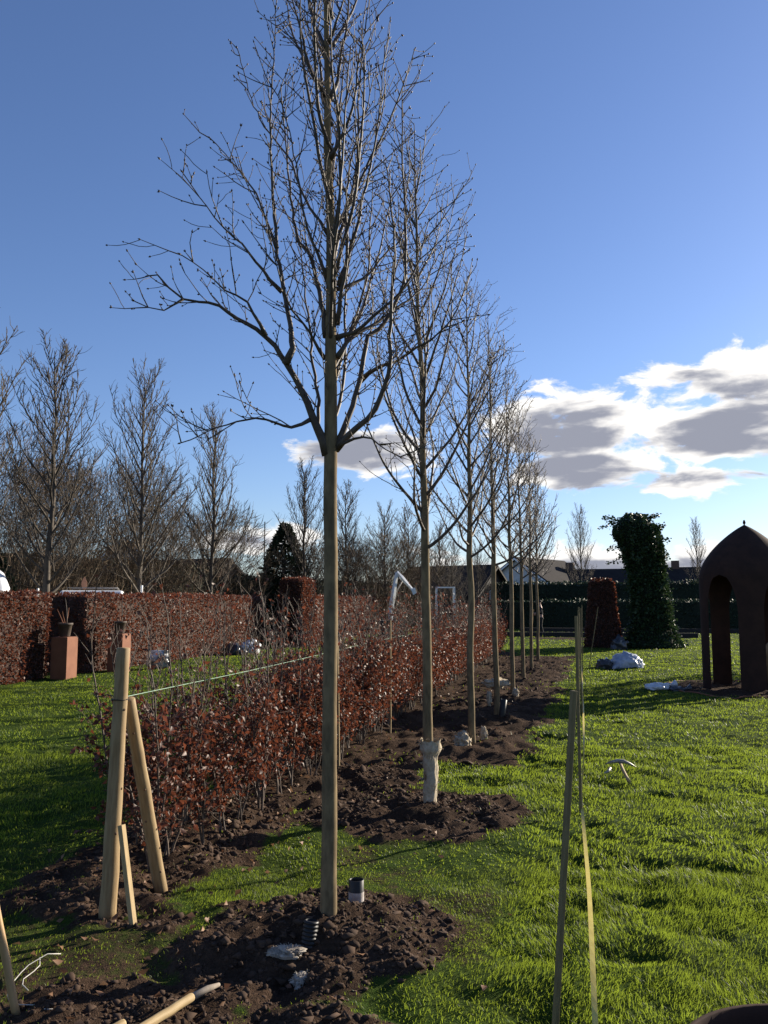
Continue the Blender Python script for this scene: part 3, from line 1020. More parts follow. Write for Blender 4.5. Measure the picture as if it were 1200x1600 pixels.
def beech_row():
    rn = random.Random(5)
    for row, hx in enumerate(HEDGE_X):
        y = 4.85 + 0.14 * row
        while y < 27.5:
            far = y > 7.6 + rn.uniform(-0.5, 1.0)
            sm, lm = rn.choice(FARV if far else NEARV)
            x = hx + rn.gauss(0, 0.035)
            yy = y + rn.gauss(0, 0.03)
            if y < 6.5:
                lab = 'young copper-leaved beech plant at the near end of the new hedge, bare whips on top'
            elif y < 14:
                lab = 'young copper-leaved beech plant along the middle of the new hedge row'
            else:
                lab = 'young copper-leaved beech plant in the far stretch of the new hedge'
            t = thing('young_beech', lab, 'hedge plant', (x, yy, gz(x, yy)), rn.uniform(0, 6.28), 'young beech plants of the new hedge: ' + ('near end' if y < 6.5 else 'middle' if y < 14 else 'far end'))
            s = rn.uniform(0.86, 1.06)
            t.scale = (s, s, s)
            link('stem', sm, None, t)
            link('leaves', lm, None, t)['kind'] = 'stuff'
            y += rn.uniform(0.27, 0.35) * (1.0 if y < 16 else 1.25)


beech_row()

# ------------------------------------------------------------------ clipped hedges and hedge columns
def clipped_box(parent, L, W, H, per, leaf, seed, material, core, top=1.0, bulge=0.05):
    """leafy skin over a dark core; box centred on the origin in x, y; taper to 'top' at the top"""
    fx = [('x', 1), ('x', -1), ('y', 1), ('y', -1), ('z', 1)]
    areas = [L * H, L * H, W * H, W * H, L * W * top * top]
    P, N = [], []
    for (ax, sg), ar in zip(fx, areas):
        n = int(ar * per)
        a = rng.uniform(-0.5, 0.5, n)
        b = rng.uniform(0, 1, n)
        if ax == 'x':
            k = 1 - (1 - top) * b
            p = np.stack([sg * W / 2 * k, a * L * k, b * H], 1)
            nn = np.tile([sg, 0, 0.1], (n, 1))
        elif ax == 'y':
            k = 1 - (1 - top) * b
            p = np.stack([a * W * k, sg * L / 2 * k, b * H], 1)
            nn = np.tile([0, sg, 0.1], (n, 1))
        else:
            p = np.stack([a * W * top, (b - 0.5) * L * top, np.full(n, H)], 1)
            nn = np.tile([0, 0, 1.0], (n, 1))
        P.append(p)
        N.append(nn)
    P = np.concatenate(P)
    N = np.concatenate(N).astype(float)
    q = P[:, 1] + P[:, 0]
    d = (fbm(q * 1.3 + seed, P[:, 2] * 1.3, seed) - 0.5) * bulge * 3 + (fbm(q * 5, P[:, 2] * 5, seed + 3) - 0.5) * bulge * 1.6
    P = P + N * (d[:, None] + rng.normal(0, 0.022, (len(P), 1)))
    # round the upper edges a little
    P[:, 2] -= 0.05 * (np.abs(P[:, 0]) / (W / 2 * top) > 0.9) * (P[:, 2] > H * 0.97)
    D = N * 0.8 + rng.normal(0, 0.9, P.shape) + np.array([0, 0, -0.25])
    me = leaf_mesh('leaf_skin', P, D, leaf * rng.uniform(0.6, 1.25, len(P)), 0.33, 0.12, 0.15)
    o = link('leaf_skin', me, material, parent)
    o['kind'] = 'stuff'
    c = MB()
    c.box((0, 0, H / 2 - 0.03), (W - 0.10, L - 0.10, H - 0.04), taper=top)
    c.build('twig_core', core, parent, False)


def clipped_hedge(label, x, y0, y1, W, H, per, leaf, seed, name='clipped_hedge', cat='hedge'):
    t = thing(name, label, cat, (x, (y0 + y1) / 2, 0))
    clipped_box(t, y1 - y0, W, H, per, leaf, seed, BEECH, BEECHCORE)
    return t


clipped_hedge('clipped copper beech hedge at the left edge, left of the gap with pedestals', -12.25, 11.0, 16.55, 1.3, 1.86, 850, 0.062, 1)
clipped_hedge('long clipped copper beech hedge running from the pedestals to the rust hedge column', -12.2, 18.0, 29.6, 1.2, 1.86, 480, 0.072, 2)
clipped_hedge('far clipped copper beech hedge behind the new hedge, under the thicket', -11.4, 32.2, 47.0, 1.2, 1.9, 160, 0.11, 3)


def hedge_column(label, x, y, w, H, top, seed):
    t = thing('hedge_column', label, 'topiary', (x, y, 0), R(-13))
    clipped_box(t, w, w, H, 900, 0.075, seed, BEECH, BEECHCORE, top, 0.03)


hedge_column('tapering clipped copper beech column on the right lawn before the dark hedge', 0.74, 32.6, 1.15, 2.5, 0.62, 5)
hedge_column('tapering clipped copper beech column at the end of the left hedge', -10.6, 30.4, 1.25, 2.55, 0.72, 6)


def dark_hedge(label, x, y, L, W, H, rz, per, leaf, seed):
    t = thing('evergreen_hedge', label, 'hedge', (x, y, 0), rz)
    clipped_box(t, L, W, H, per, leaf, seed, EVERG, EVERCORE, 1.0, 0.12)


dark_hedge('low dark evergreen hedge across the end of the garden', 7.0, 53.0, 26.0, 1.4, 1.72, R(86), 70, 0.14, 7)
dark_hedge('taller dark evergreen hedge behind the low one, below the house roofs', 4.0, 62.0, 46.0, 2.0, 3.0, R(88), 32, 0.2, 8)
dark_hedge('tall dark evergreen hedge behind the van and the left hedge', -24.5, 33.0, 26.0, 1.8, 3.7, R(-12), 60, 0.18, 9)
dark_hedge('dark evergreen hedge behind the far copper hedge', -16.2, 49.0, 22.0, 1.6, 2.9, R(-3), 45, 0.19, 10)


# ------------------------------------------------------------------ other trees
def far_tree_meshes(seed, hgt, clear, spread, nl, thin, gap, tl):
    rn = random.Random(seed)
    pts = [(0, 0, -0.2)] + [(rn.gauss(0, 0.04), rn.gauss(0, 0.04), z) for z in np.linspace(1.0, hgt, 9)]
    mb, P = trunk_mesh(pts, ([0, 0.3, clear, hgt * 0.7, hgt], [0.16, 0.13, 0.10, 0.045, 0.01]), rn, 9)
    tm = mb.mesh('trunk')
    tm.materials.append(FARBARK)
    c = MB()
    for k in range(nl):
        u = k / (nl - 1)
        z = clear + (hgt * 0.94 - clear) * u
        ang = k * 2.4 + rn.gauss(0, 0.4)
        L = spread * (0.35 + 0.65 * math.sin(min(1, 1.25 - u) * 1.75)) * rn.uniform(0.75, 1.15) * (1.0 - 0.35 * u)
        d = Vector((math.cos(ang), math.sin(ang), 0.75 + 0.9 * u + rn.uniform(-0.2, 0.3)))
        p0 = min(P, key=lambda q: abs(q.z - z))
        ns = 14
        path = wander(rn, p0, d, L, ns, 0.06, 0.07)
        c.tube(path, [max(thin, (0.05 - 0.03 * u) * (1 - 0.85 * i / ns)) for i in range(ns + 1)], 4, False)
        for i in range(2, ns):
            if rn.random() < 0.9:
                d2 = off_dir(rn, (path[i + 1] - path[i]).normalized(), rn.uniform(0.4, 0.9))
                d2.z += 0.35
                sub = wander(rn, path[i], d2, L * rn.uniform(0.2, 0.5) * (1.2 - i / ns), 7, 0.06, 0.09)
                c.tube(sub, [thin * 1.6 - thin * 0.09 * q for q in range(8)], 3, False)
                dress(rn, c, None, sub, gap * (0.8 + 1.1 * u), tl * (1.1 - 0.45 * u), thin, tl * 0.45, True, 0, 0.1, 0.08, 3)
    cm = c.mesh('crown')
    cm.materials.append(FARBARK)
    return tm, cm


FART = [far_tree_meshes(500, 9.3, 1.6, 3.7, 40, 0.0085, 0.15, 0.7), far_tree_meshes(501, 9.3, 1.8, 3.4, 40, 0.0085, 0.15, 0.7),
        far_tree_meshes(502, 9.3, 1.5, 2.9, 40, 0.009, 0.15, 0.65)]


def far_tree(label, x, y, hgt, k, rz, group, wide=1.0):
    t = thing('bare_tree', label, 'tree', (x, y, 0), rz, group)
    s = hgt / 9.3
    t.scale = (s * wide, s * wide, s)
    link('trunk', FART[k][0], None, t)
    link('crown', FART[k][1], None, t)['kind'] = 'stuff'


G1 = 'tall bare trees behind the left hedge'
far_tree('tall bare tree cut off by the left edge of the picture', -15.6, 18.2, 9.6, 0, 0.4, G1)
far_tree('tall bare tree rising above the gap with the pedestals', -15.6, 22.1, 9.4, 1, 1.3, G1, 1.05)
far_tree('tall bare tree above the long hedge, second from the left edge in full', -15.5, 27.2, 9.9, 0, 2.2, G1, 0.9)
far_tree('slim bare tree above the long hedge, third from the left edge in full', -15.1, 32.4, 9.8, 2, 0.2, G1, 0.95)
far_tree('bare tree rising behind the dark conifer left of the nearest trunk', -13.6, 40.0, 8.5, 1, 3.9, G1)
far_tree('bare tree just right of the nearest trunk, behind the far hedge', -12.9, 45.2, 8.3, 2, 1.9, G1)
G2 = 'bare trees of the thicket behind the far hedge'
for lb, x, y, h, k, rz in (('bare thicket tree left of the white boom arm', -11.0, 46.7, 7.0, 0, 1.0),
                           ('bare thicket tree straight behind the white boom arm', -10.4, 50.5, 7.2, 1, 2.0),
                           ('bare thicket tree a little right of the white boom arm', -9.0, 54.0, 6.8, 2, 3.0),
                           ('small bare thicket tree near the pale metal frame', -7.6, 50.0, 5.2, 1, 5.0),
                           ('small bare thicket tree left of the house gable', -7.0, 58.0, 5.6, 0, 4.0)):
    far_tree(lb, x, y, h, k, rz, G2, 1.15)
far_tree('bare tree above the low roofs, left of the ivy-clad stump', 0.0, 72.0, 9.4, 1, 0.7, 'bare trees behind the houses', 0.8)
far_tree('bare tree above the low roofs, between ivy-clad stump and steel canopy', 10.2, 79.5, 9.0, 2, 0.7, 'bare trees behind the houses', 0.85)


def twiggy_shrub(label, x, y, w, h, seed, n=90):
    rn = random.Random(seed)
    t = thing('bare_shrub', label, 'shrub', (x, y, 0), rn.uniform(0, 6), 'brown leafless shrubs behind the left hedge')
    st = MB()
    for k in range(n // 2):
        a = rn.uniform(0, 6.283)
        r = math.sqrt(rn.random()) * w * 0.25
        d = Vector((math.cos(a) * rn.uniform(0.1, 0.8), math.sin(a) * rn.uniform(0.1, 0.8), 1.2))
        L = h * rn.uniform(0.7, 1.1)
        path = wander(rn, Vector((math.cos(a) * r, math.sin(a) * r, -0.1)), d, L, 10, 0.02, 0.08)
        st.tube(path, [max(0.008, 0.03 * (1 - i / 11)) for i in range(11)], 3, False)
    st.build('stem', FARBARK, t)
    m = int(330 * w * h)
    u = rng.uniform(0.06, 1.0, m)
    a = rng.uniform(0, 6.283, m)
    prof = np.interp(u, [0, 0.3, 0.65, 0.9, 1.0], [0.6, 0.95, 1.0, 0.85, 0.6]) * (0.65 + 0.7 * fbm(a * 1.6 + seed, u * 4, seed, 3))
    r = w / 2 * prof * np.sqrt(rng.uniform(0.05, 1, m))
    top = h * (0.82 + 0.36 * fbm(np.cos(a) * r * 0.9 + seed, np.sin(a) * r * 0.9, seed + 4, 3))
    P = np.stack([np.cos(a) * r, np.sin(a) * r, u * top], 1)
    D = np.stack([np.cos(a) * 0.6, np.sin(a) * 0.6, np.full(m, 0.9)], 1) + rng.normal(0, 0.55, (m, 3))
    me = leaf_mesh('twigs', P, D, rng.uniform(0.25, 0.8, m), 0.019, 0.004, 0.12)
    link('twigs', me, mat('shrub_twig', (0.16, 0.112, 0.07), (0.10, 0.07, 0.043), 0.85, attr='tint'), t)['kind'] = 'stuff'


twiggy_shrub('dense brown leafless shrub behind the leftmost hedge, under the tall bare trees', -20.6, 25.8, 8.5, 7.0, 61, 90)
twiggy_shrub('dense brown leafless shrub behind the van roof', -20.0, 31.5, 8.5, 7.0, 62, 90)
twiggy_shrub('brown leafless shrub right of the white house gable', -18.6, 37.5, 8.0, 5.8, 63, 80)
twiggy_shrub('low brown thicket shrub behind the white boom arm', -11.2, 47.0, 7.5, 5.0, 64, 75)
twiggy_shrub('low brown thicket shrub right of the nearest trunk', -13.6, 43.5, 7.0, 4.4, 65, 70)


def conifer(label, x, y, w, h, seed):
    t = thing('conifer', label, 'tree', (x, y, 0))
    MB().tube([(0, 0, -0.1), (0, 0, h * 0.5), (0, 0, h * 0.9)], [0.14, 0.09, 0.03], 8).build('trunk', FARBARK, t)
    n = 5200
    u = rng.uniform(0, 1, n)
    prof = np.interp(u, [0, 0.12, 0.4, 0.75, 1.0], [0.75, 1.0, 0.92, 0.5, 0.06])
    a = rng.uniform(0, 6.283, n)
    lob = 1 + 0.22 * (fbm(a * 2.0, u * 6, seed) - 0.5) * 2
    r = w / 2 * prof * lob * np.sqrt(rng.uniform(0.35, 1, n))
    P = np.stack([np.cos(a) * r, np.sin(a) * r, 0.15 + u * h], 1)
    D = np.stack([np.cos(a), np.sin(a), rng.uniform(-0.3, 0.8, n)], 1) + rng.normal(0, 0.4, (n, 3))
    o = link('crown', leaf_mesh('crown', P, D, rng.uniform(0.16, 0.34, n), 0.25, 0.1, 0.1), EVERG, t)
    o['kind'] = 'stuff'


conifer('dark rounded conifer left of the nearest trunk, above the hedge column', -15.0, 41.0, 3.1, 5.5, 70)
conifer('small dark conifer standing behind the left pedestal gap', -19.6, 24.2, 2.6, 3.6, 71)


def ivy_stump():
    x, y = 2.55, 32.9
    t = thing('ivy_stump', 'tall leaning tree stump smothered in dark ivy on the right lawn', 'tree', (x, y, 0))
    zs = [-0.1, 0.15, 0.5, 1.0, 1.7, 2.4, 3.1, 3.8, 4.3, 4.7, 4.95]
    off = [0.0, 0.0, 0.02, 0.0, -0.02, -0.1, -0.2, -0.35, -0.5, -0.55, -0.5]
    rad = [1.15, 1.08, 0.82, 0.74, 0.70, 0.68, 0.68, 0.72, 0.80, 0.72, 0.40]
    MB().tube([(off[i] * math.cos(YAW), off[i] * math.sin(YAW), z) for i, z in enumerate(zs)], [r * 0.82 for r in rad], 18).build('trunk', EVERCORE, t)
    n = 11000
    u = rng.uniform(-0.05, 5.0, n)
    rr = np.interp(u, zs, rad)
    oo = np.interp(u, zs, off)
    a = rng.uniform(0, 6.283, n)
    lob = 0.88 + 0.34 * (fbm(a * 2.2, u * 1.7, 72) - 0.35)
    r = rr * lob + rng.normal(0, 0.03, n)
    r = np.where(rng.uniform(0, 1, n) < 0.06, r + rng.uniform(0, 0.22, n), r)
    capm = u > 4.6
    r = np.where(capm, r * np.sqrt(rng.uniform(0, 1, n)), r)
    P = np.stack([oo * math.cos(YAW) + np.cos(a) * r, oo * math.sin(YAW) + np.sin(a) * r, u], 1)
    D = np.stack([np.cos(a), np.sin(a), np.full(n, -0.2)], 1) + rng.normal(0, 0.6, (n, 3))
    o = link('ivy_leaves', leaf_mesh('ivy_leaves', P, D, rng.uniform(0.07, 0.14, n), 0.42, 0.1, 0.1), IVY, t)
    o['kind'] = 'stuff'
    rn = random.Random(73)
    sh, pos, dirs = MB(), [], []
    for k in range(46):
        a = rn.uniform(0, 6.283)
        z = rn.uniform(3.2, 4.9)
        q = float(np.interp(z, zs, rad)) * 0.85
        o_ = float(np.interp(z, zs, off))
        left = math.cos(a) < 0
        p = Vector((o_ + math.cos(a) * q, math.sin(a) * q, z))
        path = wander(rn, p, Vector((math.cos(a), math.sin(a), rn.uniform(-0.4, 0.7))), rn.uniform(0.25, 0.75 if left else 0.5), 6, -0.05, 0.15)
        sh.tube(path, [0.012, 0.011, 0.01, 0.009, 0.008, 0.007, 0.005], 3, False)
        for pt in path[1:]:
            for _ in range(7):
                pos.append((pt.x + rn.gauss(0, 0.05), pt.y + rn.gauss(0, 0.05), pt.z + rn.gauss(0, 0.05)))
                dirs.append((rn.gauss(0, 1), rn.gauss(0, 1), rn.gauss(-0.2, 0.8)))
    s = sh.build('ivy_shoots', TWIG, t)
    s['kind'] = 'stuff'
    o = link('shoot_leaves', leaf_mesh('shoot_leaves', np.array(pos), np.array(dirs), rng.uniform(0.06, 0.12, len(pos)), 0.42, 0.1, 0.1), IVY, t)
    o['kind'] = 'stuff'


ivy_stump()


def blossom_bush():
    t = thing('flowering_bush', 'glossy evergreen bush with white blossom behind the steel canopy', 'bush', (5.55, 22.6, 0))
    rn = random.Random(80)
    st = MB()
    for k in range(14):
        a = rn.uniform(0, 6.283)
        st.tube(wander(rn, Vector((0, 0, -0.1)), Vector((math.cos(a) * 0.4, math.sin(a) * 0.4, 1)), rn.uniform(1.6, 2.7), 9, 0.05, 0.1), [0.025 - 0.002 * i for i in range(10)], 4, False)
    st.build('stem', TWIG, t)
    n = 5200
    u = rng.uniform(0.1, 2.9, n)
    a = rng.uniform(0, 6.283, n)
    r = 0.95 * np.interp(u, [0, 0.5, 1.8, 2.9], [0.6, 1, 0.95, 0.25]) * np.sqrt(rng.uniform(0.3, 1, n)) * (0.8 + 0.4 * fbm(a * 2, u * 3, 81))
    P = np.stack([np.cos(a) * r, np.sin(a) * r, u], 1)
    D = np.stack([np.cos(a), np.sin(a), rng.uniform(-0.4, 0.6, n)], 1) + rng.normal(0, 0.5, (n, 3))
    o = link('leaves', leaf_mesh('leaves', P, D, rng.uniform(0.06, 0.11, n), 0.3, 0.1, 0.1), IVY, t)
    o['kind'] = 'stuff'
    P2 = P[:150] * np.array([1.05, 1.05, 1.0])
    o = link('blossoms', leaf_mesh('blossoms', P2, D[:150], rng.uniform(0.05, 0.09, 150), 0.5, 0.2, 0.0), BLOSSOM, t)
    o['kind'] = 'stuff'


blossom_bush()


# ------------------------------------------------------------------ steel canopy and what stands under it
def steel_canopy():
    cx, cy = GAZ
    t = thing('steel_canopy', 'dark weathered steel garden canopy with pointed dome on wide legs', 'garden canopy', (cx, cy, gz(cx, cy) - 0.03))
    n, rb, hs, ha = 5, 0.90, 2.2, 3.28
    a0 = math.atan2(-cy, -cx) + R(3)      # one leg faces the camera
    th = 0.014
    for k in range(n):
        a = a0 + k * 2 * math.pi / n
        ca, sa = math.cos(a), math.sin(a)
        rows = []
        for z in list(np.linspace(-0.08, 1.5, 8)) + list(np.linspace(1.6, hs, 8)) + list(np.linspace(hs + 0.06, ha, 16)):
            if z <= hs:
                r = rb
            else:
                u = (z - hs) / (ha - hs)
                r = rb * (1 - u ** 1.75) ** 0.9 if u < 1 else 0.0
            full = r * (math.pi / n) * 0.9995
            if z <= 1.5:
                hw = 0.23
            else:
                u = min(1.0, (z - 1.5) / 0.78)
                hw = 0.23 + (full - 0.23) * (1 - math.sqrt(max(0.0, 1 - u * u))) if z < 2.28 else full
            rows.append((r, min(hw, max(full, 0.23)) if z <= hs else full, z))
        mb = MB()
        m = 13
        for inner in (0, 1):
            for r, hw, z in rows:
                rr = max(0.0, r - inner * th)
                for j in range(m):
                    s = (j / (m - 1) * 2 - 1) * hw * (1 if r > 0 else 0)
                    th_ = a + (s / r if r > 0 else 0.0)
                    mb.v.append((math.cos(th_) * rr, math.sin(th_) * rr, z - inner * (0.01 if z > hs else 0)))
        K = len(rows)
        for i in range(K - 1):
            for j in range(m - 1):
                q = i * m + j
                mb.f.append((q, q + 1, q + m + 1, q + m))
                q += K * m
                mb.f.append((q, q + m, q + m + 1, q + 1))
        for i in range(K - 1):
            for j, fl in ((0, 1), (m - 1, 0)):
                q = i * m + j
                w = q + K * m
                mb.f.append((q, q + m, w + m, w) if fl else (q, w, w + m, q + m))
        p = mb.build('leg_panel', CORTEN, t, True)
        es = p.modifiers.new('edges', 'EDGE_SPLIT')
        es.split_angle = R(40)
        sx, sy = ca * (rb - 0.03), sa * (rb - 0.03)
        MB().box((sx, sy, 0.02), (0.12, 0.36, 0.03), a).build('foot_plate', CORTEN, p, False)
    MB().lathe([(0.0, 0.10), (0.02, 0.08), (0.03, 0.03), (0.012, 0.0), (0.03, -0.04)], 10, (0, 0, ha)).build('finial', CORTEN, t)


steel_canopy()


def bronze_vessel():
    x, y = GAZ[0] + 0.42, GAZ[1] + 0.28
    t = thing('bronze_vessel', 'pale bronze flower-shaped vessel standing under the steel canopy', 'sculpture', (x, y, gz(x, y)))
    MB().lathe([(0.06, -0.02), (0.05, 0.05), (0.04, 0.12)], 14).build('foot', BRONZE, t)

    def wob(a, z):
        return 1.0
    n = 48
    mb = MB()
    prof = np.linspace(0, 1, 14)
    for inner in (0, 1):
        for u in prof:
            for j in range(n):
                a = 6.2831853 * j / n
                tip = abs(math.sin(a * 1.5 + 0.5))
                z = 0.08 + u * (0.50 + 0.42 * tip)
                r = (0.08 + 0.46 * math.sin(min(1, u * 0.85 + 0.05) * 1.9)) * (1 - 0.22 * u * u) - inner * 0.012
                mb.v.append((math.cos(a) * r, math.sin(a) * r, z))
    K = len(prof)
    for inner in (0, 1):
        for i in range(K - 1):
            for j in range(n):
                q = inner * K * n + i * n + j
                w = inner * K * n + i * n + (j + 1) % n
                mb.f.append((q, w, w + n, q + n) if not inner else (q, q + n, w + n, w))
    for j in range(n):
        q, w = (K - 1) * n + j, (K - 1) * n + (j + 1) % n
        mb.f.append((q, w, w + K * n, q + K * n))
    mb.build('petal_bowl', BRONZE, t)


bronze_vessel()


def edging():
    cx, cy = GAZ
    mb = MB()
    pts = []
    for k in range(73):
        a = k / 72 * 6.2831853
        x, y = cx + math.cos(a) * 1.66, cy + math.sin(a) * 1.66
        pts.append((x, y, gz(x, y) + 0.01))
    for r0, z0 in ((0, 0),):
        mb.tube(pts, [0.018] * 73, 6)
    o = mb.build('bed_edging', CORTEN2)
    tag(o, 'round rusty metal edging of the bed under the steel canopy', 'edging')


edging()


# ------------------------------------------------------------------ pedestals with pots
def pedestal(label, x, y, h, plabel, seed, flip):
    t = thing('rust_pedestal', label, 'pedestal', (x, y, gz(x, y) - 0.02), group='rusty pedestals flanking the hedge gap')
    MB().box((0, 0, h / 2), (0.40, 0.40, h)).build('plinth_body', CORTEN2, t, False, 0.006)
    MB().box((0, 0, h + 0.004), (0.36, 0.36, 0.012)).build('top_plate', CORTEN2, t, False)
    z = gz(x, y) - 0.02 + h + 0.011
    p = thing('plant_pot', plabel, 'plant pot', (x, y, z), group='pots on the rusty pedestals')
    prof = [(0.0, 0.0), (0.10, 0.0), (0.11, 0.02), (0.145, 0.25), (0.16, 0.255), (0.165, 0.30), (0.15, 0.305), (0.135, 0.26), (0.0, 0.26)]
    MB().lathe(prof, 20).build('pot_body', POTCLAY, p)
    rn = random.Random(seed)
    for k in range(4):
        a = k * 1.7 + 0.4 * flip
        L = (0.62, 0.42, 0.4, 0.34)[k]
        d = Vector((math.cos(a) * (0.05 if k == 0 else 0.45), math.sin(a) * (0.05 if k == 0 else 0.45), 1))
        path = wander(rn, Vector((math.cos(a) * 0.03, math.sin(a) * 0.03, 0.25)), d, L, 8, 0.0 if k else 0.1, 0.05)
        MB().tube(path, [0.016 - 0.0012 * i for i in range(9)], 5).build('stalk', CORTEN2 if k else TWIG, p)


pedestal('rusty square pedestal with dark pot left of the hedge gap', -11.2, 16.55, 0.93, 'dark tapered pot with curled stalks on the left pedestal', 90, 0)
pedestal('rusty square pedestal partly behind the wooden post, right of the gap', -11.1, 18.65, 0.93, 'dark tapered pot with a tall stalk on the right pedestal', 91, 1)


# ------------------------------------------------------------------ posts, stakes, strings in the foreground
def pole(name, label, cat, a, b, r0, r1, material, n=14, knots=0, group=None, square=False, seed=1):
    a, b = Vector(a), Vector(b)
    t = thing(name, label, cat, a, 0, group)
    d = b - a
    q = d.to_track_quat('Z', 'Y').to_matrix()
    L = d.length
    rn = random.Random(seed)
    mb = MB()
    if square:
        mb.box((0, 0, L / 2), (r0 * 2, r0 * 1.6, L))
        body = mb.build('shaft', material, t, False, 0.002)
    else:
        k = 16
        pts = [(0.004 * mnoise.noise(Vector((i * 0.5, seed, 0))), 0.004 * mnoise.noise(Vector((i * 0.5, seed, 5))), L * i / k) for i in range(k + 1)]
        rad = [(r0 + (r1 - r0) * i / k) * (1 + 0.03 * mnoise.noise(Vector((i * 0.8, seed, 9)))) for i in range(k + 1)]
        pts.append((0, 0, L + 0.006))
        rad.append(rad[-1] * 0.9)
        mb.tube(pts, rad, n)
        body = mb.build('shaft', material, t)
    body.rotation_euler = q.to_euler()
    for i in range(knots):
        z = L * (0.12 + 0.8 * (i + rn.random() * 0.6) / knots)
        ang = rn.uniform(-3.0, 0.4)
        r = r0 + (r1 - r0) * z / L
        kb = MB()
        c = Vector((math.cos(ang) * (r - 0.004), math.sin(ang) * (r - 0.004), z))
        u = Vector((math.cos(ang), math.sin(ang), 0.0))
        kb.tube([c, c + u * 0.005, c + u * 0.007], [0.008, 0.007, 0.003], 8)
        ko = kb.build('knot', KNOT, body)
    return t


POST_A = (-2.51, 4.19, gz(-2.51, 4.19) - 0.03)
post = pole('wooden_post', 'tall round peeled wooden post at the near end of the new hedge', 'post', POST_A, (-2.48, 4.21, 1.44), 0.046, 0.036, WOOD, 16, 9, None, False, 3)
pole('wooden_brace', 'round peeled wooden brace leaning against the tall post', 'brace', (-2.47, 4.72, gz(-2.47, 4.72) - 0.05), (-2.495, 4.31, 1.15), 0.040, 0.036, WOOD, 16, 8, None, False, 5)
pole('wooden_stake', 'short square sawn stake leaning against the foot of the tall post', 'stake', (-2.31, 4.12, gz(-2.31, 4.12) - 0.04), (-2.41, 4.13, 0.52), 0.017, 0.017, SAWN, 4, 0, None, True, 6)
pole('hedge_cane', 'thin pale cane standing among the hedge plants behind the second tree', 'cane', (-2.42, 10.6, -0.05), (-2.42, 10.6, 1.45), 0.012, 0.010, SAWN, 6, 0)
pole('hedge_cane', 'thin pale cane standing in the hedge just right of the nearest trunk', 'cane', (-2.40, 8.2, -0.05), (-2.42, 8.2, 1.25), 0.011, 0.009, SAWN, 6, 0)


def line_between(name, label, cat, pts, r, material, n=5):
    mb = MB()
    P = smooth_path(pts, 0.05)
    mb.tube(P, [r] * len(P), n)
    return tag(mb.build(name, material), label, cat)


line_between('guide_string', 'thin pale string stretched along the new hedge from the tall post', 'string',
             [(-2.50, 4.22, 1.17), (-2.62, 7.0, 1.15), (-2.68, 12.0, 1.18), (-2.70, 20.0, 1.17), (-2.70, 27.6, 1.17)], 0.0024, GREENTWINE)
line_between('tie_wire', 'dark wire tie wound round the tall post', 'wire',
             [(-2.49 + 0.044 * math.cos(a), 4.205 + 0.044 * math.sin(a), 1.165 + 0.002 * math.sin(3 * a)) for a in np.linspace(0, 6.2, 18)] +
             [(-2.56, 4.19, 1.19), (-2.62, 4.18, 1.175), (-2.63, 4.17, 1.20)], 0.003, BLACKP)

BAT = 'thin upright wooden battens along the lawn edge'
pole('marker_batten', 'nearest and thickest upright wooden batten, leaning over the lawn edge', 'batten', (-0.15, 3.36, gz(-0.15, 3.36) - 0.06), (-0.04, 3.43, 1.35), 0.012, 0.012, CANE, 4, 0, BAT, True, 1)
BL = ['second upright batten from the camera, beside the yellow tape', 'third upright batten from the camera, beyond the tool on the lawn',
      'fourth upright batten from the camera along the lawn edge', 'fifth upright batten from the camera along the lawn edge',
      'sixth upright batten from the camera along the lawn edge', 'farthest upright batten, leaning right near the hedge column']
for i, (x, y, dx, h) in enumerate(((-0.05, 7.1, 0.0, 1.58), (-0.07, 10.0, 0.03, 1.60), (-0.03, 12.9, -0.02, 1.62), (-0.06, 15.9, 0.04, 1.58), (-0.02, 19.0, 0.02, 1.63), (0.12, 22.2, 0.28, 1.55))):
    pole('marker_batten', BL[i], 'batten', (x, y, gz(x, y) - 0.06), (x + dx, y, h), 0.0125, 0.0125, CANE, 4, 0, BAT, True, 2 + i)


def tape():
    pts = smooth_path([(0.02, 2.6, 0.05), (0.01, 3.61, 0.055), (0.0, 5.09, 0.05), (-0.03, 6.63, 0.05), (-0.045, 7.69, 0.045), (-0.02, 9.58, 0.06), (-0.02, 14.28, 0.05), (-0.04, 22.7, 0.05)], 0.12)
    mb = MB()
    for i, p in enumerate(pts):
        tw = 0.5 + 0.5 * math.sin(p.y * 0.9)
        z = max(p.z, gz(p.x, p.y) + 0.03)
        w = 0.0125
        dx, dz = w * math.cos(tw), w * math.sin(tw)
        for q in ((-dx, -dz, 0), (dx, dz, 0), (dx, dz, 0.0015), (-dx, -dz, 0.0015)):
            mb.v.append((p.x + q[0], p.y, z + q[1] + q[2]))
        if i:
            b = (i - 1) * 4
            for j in range(4):
                k = (j + 1) % 4
                mb.f.append((b + j, b + k, b + 4 + k, b + 4 + j))
    tag(mb.build('yellow_tape', YELLOW, None, False), 'flat yellow measuring tape stretched along the lawn edge', 'tape')


tape()


